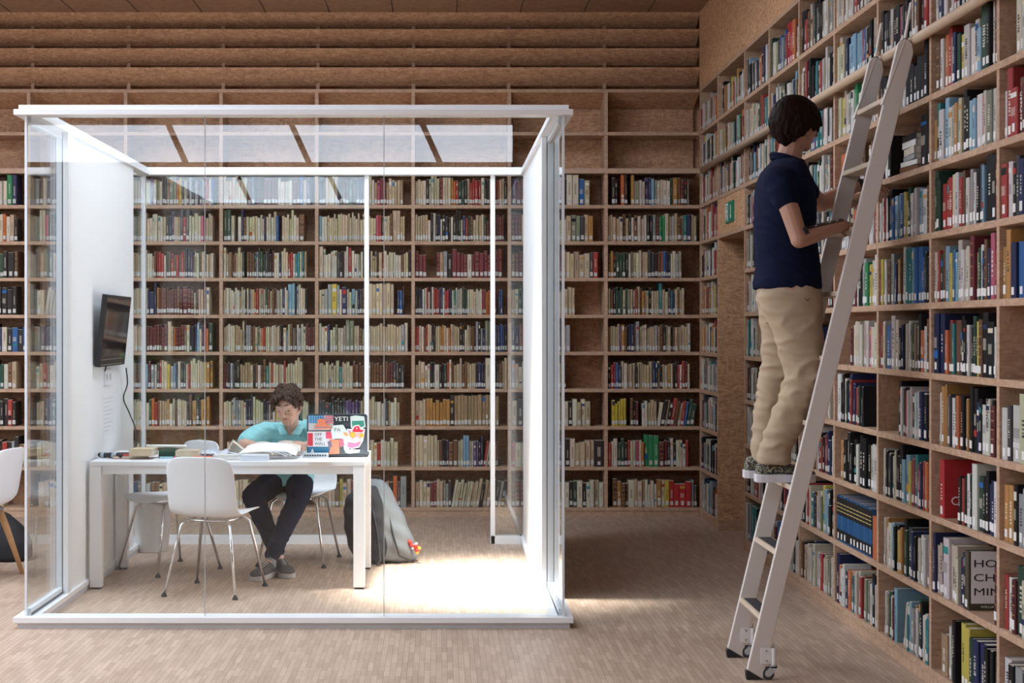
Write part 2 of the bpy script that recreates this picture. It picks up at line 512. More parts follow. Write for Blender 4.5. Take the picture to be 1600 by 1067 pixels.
# wall behind the camera: clerestory strip and one low window towards the garden
b = MB()
cx0, cx1, cz0, cz1 = FAC_WIN
LW = (-3.72, -2.72, 0.10, 1.30)
Yf = BACK_WIN_Y
b.box(XL, cx0, Yf - .12, Yf, cz0, cz1); b.box(cx1, XR + 1.6, Yf - .12, Yf, cz0, cz1)
b.box(XL, XR + 1.6, Yf - .12, Yf, cz1, CEIL)
b.box(XL, XR + 1.6, Yf - .12, Yf, LW[3], cz0)
b.box(XL, LW[0], Yf - .12, Yf, 0, LW[3]); b.box(LW[1], XR + 1.6, Yf - .12, Yf, 0, LW[3])
b.box(LW[0], LW[1], Yf - .12, Yf, 0, LW[2])
M_DARKWOOD = plain('brown wood facade', (0.16, 0.10, 0.07), 0.6, var=0.3, bscale=6)
struct('wall_front', b, M_DARKWOOD)
b = MB()
for xt in (-3.15, -1.73, -0.22):
    b.obox((xt + .10, Yf - .06, (cz0 + cz1) / 2), (0.035, 0, 0), (0, .03, 0), (-0.10, 0, (cz1 - cz0) / 2))
struct('window_2', b, plain('grey steel strut', (.30, .27, .26), .6))
b = MB(); random.seed(4)       # garden hedge beyond the low window
hed = MB()
for k in range(900):
    c = Vector((random.uniform(-5.2, -1.2), Yf - 1.6 + random.uniform(-.3, .3), random.uniform(0, 1.9)))
    n = Vector((random.uniform(-1, 1), random.uniform(-1, 1), random.uniform(-1, 1))).normalized()
    s = n.orthogonal().normalized() * .09; t = n.cross(s).normalized() * .05
    g = random.uniform(.5, 1.4)
    hed.add([c - s, c - t, c + s, c + t], [[0, 1, 2, 3]], (0.07 * g, 0.27 * g, 0.05 * g))
hed.box(-5.4, -1.0, Yf - 2.3, Yf - 1.9, -.1, 1.9, (0.01, 0.035, 0.012))
h = hed.build('hedge', M_ATTR, color=True, recalc=False)
tag(h, 'clipped green hedge outside the low window behind the viewer', 'hedge', kind='stuff')
b = MB(); b.box(-9, 4, Yf - 6, Yf - .12, -.12, -.02)
struct('ground_outside', b, plain('gravel', (.25, .24, .22), .9))

# ------------------------------------------------------------------ shelving
SH = [0.0744, 0.402, 0.730, 1.032, 1.331, 1.630, 1.928, 2.222, 2.516, 2.798]      # board tops
TH = 0.028
UP = [3.105, 3.451]
XD = [(px - VPX) * YB / FPX for px in (-406, -256, -105.5, 44.5, 196, 345.3, 494.8, 645.5, 796, 947)]
bc = empty('wall_bookcase', (0, YB, 0))
tag(bc, 'wide built-in pressed-wood bookcase covering the back wall', 'bookcase')
X0, X1 = XD[0], XR
for z in SH + UP:
    b = MB(); b.box(X0, X1 + (0 if z > .1 else 0), YB, YB + DEP, z - TH, z)
    b.build('shelf', M_SHELF, bc, bevel=0.0015, seg=1)
b = MB(); b.box(X0, X1, YB + DEP, YB + DEP + .02, 0, 3.46); b.build('back_panel', M_OSB, bc)
b = MB(); b.box(X0, X1, YB + 0.004, YB + .03, 0, SH[0] - TH); b.build('plinth', M_SHELF, bc)
b = MB(); b.box(X0, X1, YB - .012, YB, 2.798 - TH, 2.798 + .012); b.build('edge_strip', M_EDGE, bc)
for x in XD[1:]:
    b = MB()
    lv = SH + UP
    for i in range(len(lv) - 1):
        b.box(x - TH / 2, x + TH / 2, YB + .002, YB + DEP, lv[i], lv[i + 1] - TH)
    b.build('divider', M_SHELF, bc)
# stepped cladding above: leaning boards with a dark gap under each
cl = empty('stepped_wall_cladding', (0, YB, 3.4))
tag(cl, 'rows of leaning pressed-wood boards stepping up above the back bookcase', 'cladding')
LV = [3.451, 3.626, 3.781, 3.936, 4.07]
for i in range(len(LV) - 1):
    zt, zb = LV[i + 1], LV[i]
    yb = 0.15; zl = zb + (zt - zb) * 0.34
    b = MB()
    b.prism([(YB, zt), (YB, zt - .022), (YB + yb, zl - .012), (YB + yb + .02, zl), (YB + .05, zt)], X0, X1, axis='x')
    b.build('leaning_board', M_OSB, cl)
    for x in XD[1:]:
        b = MB(); b.box(x - TH / 2, x + TH / 2, YB + .125, YB + DEP, zb, zl + .02); b.build('bracket', M_SHELF, cl)
b = MB(); b.prism([(YB + .02, 3.451 - TH), (YB + .27, 3.335), (YB + DEP, 3.335), (YB + DEP, 3.451 - TH)], X0, X1, axis='x')
b.build('leaning_board', M_OSB, cl)

# right-hand bookcase
BY = [4.11, 4.90, 5.70, 6.49, 7.275, 8.08, 8.875, 9.685, 10.47, 11.49, 12.29]      # divider positions in depth
rb = empty('wall_bookcase', (XR, 8, 0))
tag(rb, 'tall built-in pressed-wood bookcase along the right wall with the ladder rail', 'bookcase')
Y0 = BY[0]
for z in SH + UP:
    b = MB()
    if z < DH - .01: b.box(XR, XR + DEP, Y0, DY0, z - TH, z); b.box(XR, XR + DEP, DY1, YB, z - TH, z)
    else: b.box(XR, XR + DEP, Y0, YB, z - TH, z)
    b.build('shelf', M_SHELF, rb, bevel=0.0015, seg=1)
b = MB(); b.box(XR + DEP, XR + DEP + .02, Y0, DY0, 0, 3.46); b.box(XR + DEP, XR + DEP + .02, DY1, YB + DEP, 0, 3.46); b.box(XR + DEP, XR + DEP + .02, DY0, DY1, DH, 3.46)
b.build('back_panel', M_OSB, rb)
b = MB(); b.box(XR + .004, XR + .03, Y0, DY0, 0, SH[0] - TH); b.box(XR + .004, XR + .03, DY1, YB, 0, SH[0] - TH); b.build('plinth', M_SHELF, rb)
lv = SH + UP
for y in BY[1:]:
    b = MB()
    for i in range(len(lv) - 1):
        yy = min(y, YB - TH / 2)
        b.box(XR + .002, XR + DEP, yy - TH / 2, yy + TH / 2, lv[i], lv[i + 1] - TH)
    if y in (DY0, DY1):
        b.box(XR + .002, XR + DEP, y - TH / 2, y + TH / 2, 0, SH[0])
    b.build('divider', M_SHELF, rb)
b = MB(); b.box(XR + .004, XR + .02, DY0, DY1, 2.222, 2.516 - TH); b.build('fascia_panel', M_OSB_LIT, rb)
b = MB(); b.box(XR, XR + .02, BACK_WIN_Y, YB, 3.451, CEIL); b.build('upper_panel', M_OSB_LIT, rb)
b = MB(); b.box(XR + .001, XR + .9, DY1 - TH / 2 - .014, DY1 - TH / 2 - .001, 0.0, DH - .02); b.build('door_reveal', M_OSB_LIT, rb)
b = MB(); b.box(XR + .001, XR + .9, DY1 - TH / 2 - .026, DY1 - TH / 2 - .0145, 0.0, 0.075); b.build('reveal_skirting', M_SHELF, rb)
b = MB(); b.tube([(XR - .028, Y0, 2.772), (XR - .028, YB - .3, 2.772)], 0.021, 14)
b.build('ladder_rail', plain('waxed wood rail', (0.60, 0.45, 0.32), .45, var=.12, bscale=20), rb, smooth=True)
# exit sign
es = empty('exit_sign', (XR, 10.99, 2.36))
tag(es, 'green emergency exit sign with running figure, on the panel above the doorway', 'sign')
M_GREEN = plain('sign green', (0.005, 0.20, 0.10), .4)
b = MB(); b.box(XR - .006, XR + .004, 10.84, 11.14, 2.285, 2.435); b.build('sign_plate', M_GREEN, es)
def U(u, z): return (11.14 - u, 2.285 + z)     # u grows to the right as seen from the room
b = MB()
xx0, xx1 = XR - .0075, XR - .0062
b.prism([U(.20, .12), U(.215, .12), U(.215, .05), U(.235, .05), U(.2075, .02), U(.18, .05), U(.20, .05)], xx0, xx1, axis='x')
b.build('arrow_mark', M_TEXTW, es)
b = MB()
b.prism([U(.015, .14), U(.11, .14), U(.11, .01), U(.10, .01), U(.10, .13), U(.025, .13), U(.025, .01), U(.015, .01)], xx0, xx1, axis='x')
b.prism([U(.05 + .011 * math.cos(a), .112 + .011 * math.sin(a)) for a in [2 * math.pi * k / 10 for k in range(10)]], xx0, xx1, axis='x')
b.prism([U(.035, .095), U(.06, .10), U(.085, .08), U(.08, .073), U(.063, .085), U(.06, .065), U(.085, .045), U(.078, .02), U(.07, .022), U(.073, .042), U(.052, .055), U(.03, .025), U(.022, .03), U(.042, .062), U(.045, .085), U(.03, .08)], xx0, xx1, axis='x')
b.build('figure_mark', M_TEXTW, es)

# ------------------------------------------------------------------ books
PAL = {
 'w': ('white', (.66, .64, .60)), 'c': ('cream', (.60, .53, .42)), 'e': ('beige', (.50, .415, .32)), 't': ('tan', (.42, .28, .15)),
 'g': ('dark green', (.025, .075, .045)), 'G': ('bright green', (.02, .28, .10)), 'b': ('navy', (.02, .03, .10)), 'B': ('blue', (.02, .13, .38)),
 'l': ('light blue', (.22, .42, .55)), 'k': ('black', (.014, .013, .014)), 'K': ('charcoal', (.06, .06, .068)), 'a': ('grey', (.32, .32, .32)),
 'r': ('red', (.42, .035, .03)), 'R': ('bright red', (.50, .012, .018)), 'm': ('maroon', (.13, .022, .025)), 'M': ('burgundy', (.19, .025, .035)),
 'o': ('orange', (.62, .15, .03)), 'O': ('ochre', (.50, .24, .05)), 'y': ('yellow', (.66, .52, .05)), 'Y': ('pale yellow', (.60, .55, .36)),
 'p': ('pink', (.58, .10, .17)), 'v': ('violet', (.13, .08, .20)), 'n': ('brown', (.17, .075, .035)), 'T': ('teal', (.02, .22, .23)), 's': ('olive green', (.24, .25, .17)),
}
def jit(c, a=.12):
    k = 1 + random.uniform(-a, a)
    return tuple(max(0.004, x * k * (1 + random.uniform(-.06, .06))) for x in c)

def parse(s, avail, hmax=0.262):
    """string of colour letters -> list of books placed along a shelf bay"""
    items = []; tall = short = wide = False; lean = False
    for ch in s:
        if ch == '^': tall = True
        elif ch == '_': short = True
        elif ch == '=': wide = True
        elif ch == '/': lean = True
        elif ch == '|': lean = False
        elif ch == '.': items.append(('gap', .032))
        elif ch == ',': items.append(('gap', .012))
        elif ch in PAL:
            t = random.uniform(.018, .031) * (1.65 if wide else 1)
            h = random.uniform(.245, .258) if tall else random.uniform(.15, .17) if short else random.gauss(.207, .013)
            items.append(('book', t, min(h, hmax), ch, lean)); tall = short = wide = False
    tot = sum(i[1] for i in items)
    k = avail / tot
    out = []; u = 0
    for i in items:
        w = i[1] * k
        if i[0] == 'book': out.append(dict(u=u, t=w, h=i[2], ch=i[3], lean=random.uniform(.13, .19) if i[4] else 0.0))
        u += w
    # a leaning run rests on its right-hand neighbour: keep it clear of upright books
    return out

def book_frame(base, uax, nax, bk, setback, d):
    """matrix: local x along the shelf, local y into the shelf, local z up; leaning turns about the lower right edge"""
    u = Vector(uax); n = Vector(nax)
    o = Vector(base) + u * bk['u'] - n * setback
    M = Matrix.Translation(o) @ Matrix(((u.x, -n.x, 0, 0), (u.y, -n.y, 0, 0), (0, 0, 1, 0), (0, 0, 0, 1)))
    if bk['lean']:
        M = M @ Matrix.Translation((bk['t'], 0, 0)) @ Matrix.Rotation(bk['lean'], 4, 'Y') @ Matrix.Translation((-bk['t'], 0, 0))
    return M

INK = {'dark': (.62, .58, .48), 'light': (.05, .045, .045)}
def cover_geom(mb, t, h, d, col, ch, detail=1, marks=True):
    g = 0.0008; bt = 0.0022
    t0, t1 = g, t - g
    c2 = min(.004, t * .22)
    if detail:   # spine with rounded shoulders and two boards
        mb.prism([(t0, c2), (t0 + c2 * .6, c2 * .25), (t0 + c2 * 1.5, 0), (t1 - c2 * 1.5, 0), (t1 - c2 * .6, c2 * .25), (t1, c2), (t1, d), (t1 - bt, d), (t1 - bt, c2 + .002), (t0 + bt, c2 + .002), (t0 + bt, d), (t0, d)], 0, h, axis='z', col=col)
    else:
        mb.prism([(t0, c2), (t0 + c2, 0), (t1 - c2, 0), (t1, c2), (t1, d), (t0, d)], 0, h - .004, axis='z', col=col)
        mb.box(t0 + .001, t1 - .001, .004, d - .004, h - .004, h - .002, (.60, .54, .44))
        mb.box(t0, t0 + .0015, c2, d, h - .004, h, col); mb.box(t1 - .0015, t1, c2, d, h - .004, h, col)
    if not marks: return
    lum = sum(col) / 3
    ink = INK['dark'] if lum < .22 else INK['light']
    e = .0006
    w = t1 - t0 - 2 * c2 * 1.5
    x0 = t0 + c2 * 1.5
    if w < .003: return
    st = random.random()
    if ch in 'mMn' and st < .8:     # ribbed leather binding with gilt bands
        for z in (.16, .34, .52, .70, .88):
            mb.box(x0, x0 + w, -e, .001, h * z, h * z + .003, (.42, .27, .10))
        mb.box(x0, x0 + w, -e * .8, .001, h * .56, h * .66, tuple(x * .55 for x in col))
    elif st < .62:                  # vertical title: a run of small strokes
        n = random.randint(5, 9) if detail else 1
        z = h * random.uniform(.30, .42); ln = h * random.uniform(.28, .42)
        ww = w * random.uniform(.3, .5); xa = x0 + (w - ww) / 2
        if n == 1:
            mb.box(xa, xa + ww, -e, .001, z, z + ln, tuple(.55 * a + .45 * q for a, q in zip(col, ink)))
        else:
            for k in range(n):
                zz = z + ln * k / n
                mb.box(xa, xa + ww * random.choice((1, .8)), -e, .001, zz, zz + ln / n * random.choice((.35, .55, .7)), ink)
    elif st < .82:                  # a coloured panel at head or foot
        c = jit(random.choice([PAL[q][1] for q in 'wkrbcOBT']), .1)
        z = random.choice((.74, .80, .25)) * h
        mb.box(x0 - c2 * .5, x0 + w + c2 * .5, -e, .001, z, z + h * random.uniform(.06, .16), c)
        mb.box(x0, x0 + w * .8, -e, .001, h * .42, h * .60, tuple(.6 * a + .4 * q for a, q in zip(col, ink)))

def label_geom(mb, t, h, col=(.56, .55, .52)):
    w = min(t - .004, .024)
    if w < .006: return False
    z0 = .012 + random.uniform(0, .006)
    mb.box((t - w) / 2, (t + w) / 2, -.0013, .001, z0, z0 + random.uniform(.028, .036), col)
    return True

stuff = MB()
def stuff_book(M, bk, d):
    stuff.M = M
    cover_geom(stuff, bk['t'], bk['h'], d, bk['col'], bk['ch'], detail=0)
    if random.random() < .88: label_geom(stuff, bk['t'], bk['h'])
    stuff.M = None

random.seed(11)
BACKROWS = {   # top row first; bays B0..B7 from the left
8: ["ecewkcaemcwkmm^mmww^Gb..", ".akwkm^mmcmmewkcabecwnkmecew", "csssseYYYvesw^k^kt=^s^soybekakakKaprwB..", "^ceccccccm^b..mmmmwwww=mm^Bcb.", "kkccccbkmkgkbk^K^kcwtpMMteceet..", "cccwkY^Y^YYMcccOorggkYrrrrwkkcemreek", "vmmvmacew^Onk^w^wBe..", ".kk.^o^k.^O=swwvblacwwwg=OOmkw.."],
7: ["cewkcnewkannk^krwowek..", "..^w^wpgkkbaecwkemcawbeceakmcew", "aaaaeecccwwwwwekbKect^Kr^KYYYYYpbecc..", "=^g=^gY.=w^bnYYccwwebcYwcB.eccc^Ywc=n...", "lwwcccccccccccccccccccccprkccn=^c=^eee..", "eeeeewkwkbwkkkwk^k^kYbrgnceecgmmmmmmm.", "mmmcwwYtk.=w=wessKeO..", "eeeecnekwnwwwkkamGGYeaeneTbee"],
6: ["ewcakecrwcebkrwwygk=kn..", "..es=gc=ssww=caewkbenmcwecab", "seeessacwwenrrrwgnrnrnrnbKbnsYncgccw..", "^wetnnneceg.nnnkagggKkkmwwbcccrrwTTcTe...", "=^cwwwwwwKkkw^w=^rwwwswgg.eetk=erwwcwwwwncek", "MMM..MtakMMMMwMMMMMMMM.", "nmmnmme.KkweecceecKr.", "nOkgggkwsewcweKKknoBbkwwae...."],
5: ["cmmmcekwmmkkkkkkkkk..", ".ww/wetece|=e^twmkecaweckbew", "eeneneYcb=b^bOmnmmn=mmnm=mmmsmeemw...", "cewwwwwwtcwkcbeeorcsegnennaewbwc=^l=^lkawwck...", "cca=^a=^yaw=bYY=lYbKn^=c^=c^=c^=c^=c^=c^=c^=c.bBk..", "kkkbwwrwkwrrrvbwrrbbYTYacKggwwccwwwpnootrr.bB..", "eYgggksYg.ewweweee......", "enkgggegsewrenOeekece=^Te=cKTbeeec...."],
4: ["ecewkcrkbnkkbwkBkB", ".KbbKbbKKbbkecwackmbew", "eeecennmmmmmmmm=^ceommmsYbkblcbro=g..", "eewwcete^ckaanneseorYYcwccckkwacneKwawYmmmm", "wwwbYYscwe=^s=^sccnsccccccccccccccaw.", "rrewnrcckkccOOewoeeeekkwcennkakab=^s=^skwbbBbk", "bbnrewKwea..neea.......", "teeeevOnkbbeaeeweeeaenkeegneeeeew.."],
3: ["cwekbcaewkceewkTgwne..", ".werncccceceeawkcwbnmecwa", "eKennamlmaw=KrYcyalbwkKcrc^YYcYYyOO..", "mmkaKkktttteKnwnnTerwccwrYYYYc^cY....", "YYYYYYYYTccccnnnntttnnnnnnmmKKkK..", "ee=cewkk=wkkgrwnte^cnntccekbbk=^w=wkkne^c", "acwwsawck.ennrk........", "krrBbewceekeeeeeebbekeYOYnkrwrmc.."],
2: ["cwekcbakwmekbBkwkkrk..", ".eebbgneeceawckbnmecwkae", "eescwcwwgorneteO=wenwccckn=Okk=O=O...", "cYYwaaaewbkbYYYYkbekwyYskYaewkbgYY..", "KkkkkkkkKvvvvbeewccY=wwaKewwc...", "eeeOOOOOOO=^k^t^t^t^t^t^t^t^t^t^t^t^t^t..", "cKnYYYkwegwkwewe..", ".yyyyy.nkM.wweee/wkekrnYrBg=g|,,"],
1: ["ecwekbcakewkbkakrkaknw", ".ecececwakcebwecnakwec", "..c.e...........nec..._c_c", ".c_ec...........eekcc..cckkee..", "eecckkbbccYYbwcwrwcYYY...", "=^c=^c=^c=^c=^c=^cenkkb=n=ncc=^l=^lewvvkb/rck|wcen...", "pwwcwc...kweece=k", "rwwggkrYYpYo=^G=^G=^G=mMkwkwcwr.."],
0: ["ecweeceecwkeeee....", ".eecceecwkancewbec", ".Bs.annceesc..ccewk..", "..cecece....^Tkcew..", "ceecenyccMmkkeeeeeeek=^oK=^a.", "ececMMeesaK/YYYYYYeeekeekkak|,,", "mmm.ceee.kewwkgwkwwew", ".nOnn=wewtwwwwOcy=R=R=R=RaK"],
}
HMAX = {i: ((SH + UP)[i + 1] - TH - (SH + UP)[i] - .006) for i in range(len(SH) + 1)}
for row, cells in BACKROWS.items():
    for bi, s in enumerate(cells):
        x0 = XD[bi + 2] + TH / 2 + .003
        x1 = (XD[bi + 3] if bi + 3 < len(XD) else XR) - TH / 2 - .003
        for bk in parse(s, x1 - x0, HMAX[row]):
            q = jit(PAL[bk['ch']][1])
            if bk['ch'] in 'wcea': q = (q[0] * .90, q[1] * .82, q[2] * .68) if bk['ch'] != 'a' else q
            else: q = tuple(.78 * a + .22 * c for a, c in zip(q, (.13, .10, .075)))
            bk['col'] = q
            d = random.uniform(.14, .19)
            stuff_book(book_frame((x0, YB, SH[row] + .0004), (1, 0, 0), (0, -1, 0), bk, random.uniform(.012, .04), d), bk, d)

# right wall: bays from the near edge of the picture (A) into the depth (I); strings read left to right in the picture
R_ = {
'A': {0: "wk=aKnewkabOcekw", 1: "rwm=^g=YYckrewokbcawn", 2: "OOskaa=^M=^Mkbwecakwr", 3: "wK=w=^YsnrKkwbeckan", 4: ".......no=w=kbcewk", 5: "O^ObB=B=w=wKwcelkbm", 6: "rwkKbnw=wcekbw=rac", 7: "w=^r=rnm=^b=^bkewcakb", 8: "..cc=wlwpckewkbnac", 9: "ewrkbcawek=kbcaw", 10: "cewkbraewcokbwe"},
'B': {0: "..=tws^k.=^y=^yg=b=bkkk=k", 1: "^beek=^w=cYbbkH......m,", 2: "..=R....krkwk=^w=gkkbbw,", 3: "..wn=^O^O=cK=wgowkwOn=^k=^kbk=w=wk=m=m", 4: "=^b=^b.ornT=nKkkwkgkyn=^k=kww", 5: ",cr=gn=lyGBl=^c=wcce=^MYgwbnb=^pr.", 6: "=^g=g=r=r=rYwrnwoawkKl=^k=^kr", 7: "O=^T=w^=l=ceOTY^k=kll=wpc=swk", 8: ",,nwo^rwbgy=w=wwl=^g^k^w^=n", 9: ",wbwnwrbkbweKawrw", 10: "wkeckbrwcaekwOb"},
'C': {0: "..csgwm=^l.../cY|Tl=anw^g^kwwTTB", 1: ".cOnw=c=lkkyOO=^kg=Kbskkcwwwagp", 2: ".wnkwKwekk=^k=l=lyvrTrrbnroww", 3: "........=^kwKrRwwgwlwsbwkww", 4: "rwY=Bv=^c=ckbbYewsksnw^k=own^t", 5: "yGwwkn=aBbOOnt=^w=^T=^T^l=^B=^B=Bnnkkm", 6: "wwrwkkBB=lw=ByYg=wnwla=wnk", 7: "kwk.........=k=^k", 8: "kkgkkkwwkkkk=k^k^s", 9: "kKkkaw=k=kpK^k^kwnwnkr=^R=^R", 10: "rkwecnOkbwrakce"},
'D': {0: "=^bowwb=o=oTeccer=nssww=^kwe", 1: "XXXXXXXXXXX=o", 2: ".OKk^k^kkkwwk^k=^kkew=w", 3: ",=^w=^wk^kcgb^b^brbbbrkgonk........", 4: "......mYcccccrrwp=c=c", 5: "...wkmMwkaaGyYww", 6: "cewkcwwkeorwkO..wwrw", 7: ".=o=wkwemwkaan.eknwk", 8: ".YyeceawwGwwwwwwww^m", 9: "Y=^Y=Ybb=l=l=l=llrBekkkkew", 10: "cecnwecwrmknwk=mrwn"},
}
random.seed(23)
def rand_string(n, style):
    pal = {'dark': "kkKwcernnmboewwckTanO", 'warm': "ceoretwnOcyekrcetngwb", 'mix': "wkcewkbrecaKwgTnomlkewcs"}[style]
    s = ''
    for _ in range(n):
        r = random.random()
        if r < .13: s += '^'
        if r > .90: s += '='
        s += random.choice(pal)
    return s
for bay, st in zip('EFGHI', ('mix', 'mix', 'mix', 'warm', 'warm')):
    R_[bay] = {r: (random.choice(('', '.', ',')) + rand_string(random.randint(17, 24), st if r > 3 else 'mix') + random.choice(('', '..', '.', '...'))) for r in range(11)}
    if bay == 'H': R_[bay] = {r: v for r, v in R_[bay].items() if r >= 8}
R_['E'][8] = "wkecBvvTTrwkwkg"; R_['E'][10] = "^k^k^kr=n^etT^kwm^kkewwcwaak"; R_['E'][9] = "ewn^r^k^kwkgTrrwec^wwkgk"; R_['E'][0] = "nkctcc.^bcccwRkceesc.."; R_['E'][1] = "nkwGRcwTmwecs^yll^kkkk"
R_['E'][4] = "kvkyYbrnkcb......."; R_['E'][3] = ".............ccc..."; R_['E'][2] = ".kewlcwntwkrkrb=bcwe"
R_['G'][0] = "^w^k^ab=^T=^Tb^kn^mewkkcb."; R_['F'][0] = "wekm=^B=kbcewknec.ekcwb"; R_['H'][9] = ".YetceynYcceeTwktlGyk^orkn"; R_['H'][10] = "..^k.OtcweebyrwT^Oekeewan"; R_['G'][9] = "wecewyYcceeg^n^rkn=Ttek"; R_['F'][10] = "^gwcYegnBaBkr=^R=^R=^obYY"
ROWN = ['lowest shelf', 'second shelf up', 'third shelf up', 'fourth shelf up', 'fifth shelf up', 'sixth shelf up', 'seventh shelf up', 'eighth shelf up', 'ninth shelf up', 'tenth shelf up', 'eleventh shelf up']
BAYN = {'A': 'rightmost bay', 'B': 'second-rightmost bay', 'C': 'third-rightmost bay', 'D': 'fourth-rightmost bay', 'E': 'fifth-rightmost bay'}
ORD = ['first', 'second', 'third', 'fourth', 'fifth', 'sixth', 'seventh', 'eighth', 'ninth', 'tenth', 'eleventh', 'twelfth', 'thirteenth', 'fourteenth', 'fifteenth', 'sixteenth', 'seventeenth', 'eighteenth', 'nineteenth', 'twentieth', 'twenty-first', 'twenty-second', 'twenty-third', 'twenty-fourth', 'twenty-fifth', 'twenty-sixth', 'twenty-seventh', 'twenty-eighth', 'twenty-ninth', 'thirtieth', 'thirty-first', 'thirty-second', 'thirty-third', 'thirty-fourth']
PAL['X'] = ('blue and black', (.01, .11, .30))
PAL['H'] = ('black and white', (.10, .09, .05))
LEV = SH + UP
cands = []
for bi, bay in enumerate('ABCDEFGHI'):
    ya, yb_ = BY[bi + 1], BY[bi + 2]          # near and far divider; books run from far (left) to near (right)
    for row, s in R_[bay].items():
        if bay == 'H' and row < 8: continue
        avail = (yb_ - ya) - TH - .006
        z = LEV[row] + .0004
        start = yb_ - TH / 2 - .003
        row_books = parse(s, avail, HMAX[row])
        for k, bk in enumerate(row_books):
            q = jit(PAL[bk['ch']][1]); l_ = sum(q) / 3
            bk['col'] = tuple(.76 * (.86 * x + .14 * l_) for x in q)
            d = random.uniform(.14, .185); sb = random.uniform(.006, .022)
            if bk['ch'] == 'H': bk['h'] = .235; d = .165; sb = .004
            if bk['ch'] == 'X': bk['h'] = .238; sb = .012; d = .17; bk['t'] *= 1
            if bk['ch'] == 'R' and bay == 'B' and row == 2: d = .17; bk['h'] = .24
            M = book_frame((XR, start, z), (0, -1, 0), (-1, 0, 0), bk, sb, d)
            cy = start - bk['u'] - bk['t'] / 2
            px = VPX + (XR + sb) * FPX / cy
            pt = VPY + (EYE - z - bk['h']) * FPX / cy; pb = VPY + (EYE - z) * FPX / cy
            vis = max(0, min(pb, 1067) - max(pt, 0))
            area = vis * bk['t'] * XR * FPX / cy ** 2 if px < 1600 else 0
            cands.append(dict(bay=bay, row=row, k=k, bk=bk, d=d, sb=sb, M=M, area=area, z=z, prev=row_books[k - 1]['ch'] if k else None, y=cy))
order = sorted(range(len(cands)), key=lambda i: -cands[i]['area'])
INDIV = set(order[:300])
BOOK_AT = {}
def art(n): return ('an ' if n[0] in 'aeiou' else 'a ') + n
for i, c in enumerate(cands):
    bk, M, d = c['bk'], c['M'], c['d']
    if i not in INDIV:
        if bk['ch'] == 'X': bk['ch'] = 'k'
        stuff_book(M, bk, d); continue
    org = M.translation.copy()
    mb = MB(); mb.M = M
    cover_geom(mb, bk['t'], bk['h'], d, bk['col'], bk['ch'], detail=1, marks=bk['ch'] not in 'XH' and not (c['bay'] == 'B' and c['row'] in (7, 8) and False))
    if bk['ch'] == 'X':
        h = bk['h']
        mb.box(.001, bk['t'] - .001, -.0008, .001, h * .58, h * .97, (.02, .018, .018)); mb.box(.001, bk['t'] - .001, -.0008, .001, h * .04, h * .26, (.02, .018, .018))
        for q in (.66, .74, .82): mb.box(.005, bk['t'] - .005, -.0014, .001, h * q, h * q + .005, (.5, .4, .15))
    ob = mb.build('book', M_BOOK, origin=org, color=True)
    pg = MB(); pg.M = M
    pg.box(.0032, bk['t'] - .0032, .006, d - .004, .003, bk['h'] - .004)
    pg.build('page_block', M_PAGES, ob)
    lb = MB(); lb.M = M
    if random.random() < .9 and label_geom(lb, bk['t'], bk['h']): 
        lo = lb.build('spine_label', M_LABEL, ob)
    nm = PAL[bk['ch']][0]
    size = 'tall' if bk['h'] > .238 else 'short' if bk['h'] < .185 else 'wide' if bk['t'] > .042 else 'slim' if bk['t'] < .021 else ''
    nb = (' right of ' + art(PAL[c['prev']][0]) + ' one') if c['prev'] else ' at the left end'
    lab = f"{nm} book{nb}, {ORD[c['k']]} along {ROWN[c['row']]}, {BAYN.get(c['bay'], 'bay')}"
    if size and len((size + ' ' + lab).split()) <= 16: lab = size + ' ' + lab
    words_ = lab.split()
    if len(words_) > 16: lab = lab.replace('right of', 'after', 1)
    if len(lab.split()) > 16: lab = lab.replace(' one,', ',', 1)
    tag(ob, lab, 'book', 'books on the right wall shelves')
    BOOK_AT[(c['bay'], c['row'], c['k'])] = (ob, c)
st_ob = stuff.build('shelved_books', M_BOOK, color=True, recalc=False)
tag(st_ob, 'packed rows of small distant books filling the back and right bookcases', 'books', kind='stuff')

def text_mesh(txt, size, name, mat, parent, M, extrude=0.0003, align='LEFT', sx=1.0, spacing=1.0):
    cu = bpy.data.curves.new('t', 'FONT'); cu.body = txt; cu.size = size; cu.extrude = extrude
    cu.align_x = align; cu.align_y = 'CENTER'; cu.space_character = spacing; cu.resolution_u = 3
    tmp = bpy.data.objects.new('tmp', cu); COL.objects.link(tmp)
    dg = bpy.context.evaluated_depsgraph_get(); dg.update()
    me = bpy.data.meshes.new_from_object(tmp.evaluated_get(dg))
    bpy.data.objects.remove(tmp, do_unlink=True)
    me.name = name; me.materials.clear(); me.materials.append(mat)
    org = parent.location if parent is not None and not parent.get('_local') else Vector((0, 0, 0))
    for v in me.vertices:
        p = M @ Vector((v.co.x * sx, v.co.y, v.co.z)); v.co = p - org
    ob = bpy.data.objects.new(name, me); COL.objects.link(ob); ob.parent = parent
    return ob

def find_book(bay, row, ch, nth=0):
    l = [v for (b_, r_, k_), v in sorted(BOOK_AT.items(), key=lambda q: q[0][2]) if b_ == bay and r_ == row and v[1]['bk']['ch'] == ch]
    return l[nth] if len(l) > nth else None

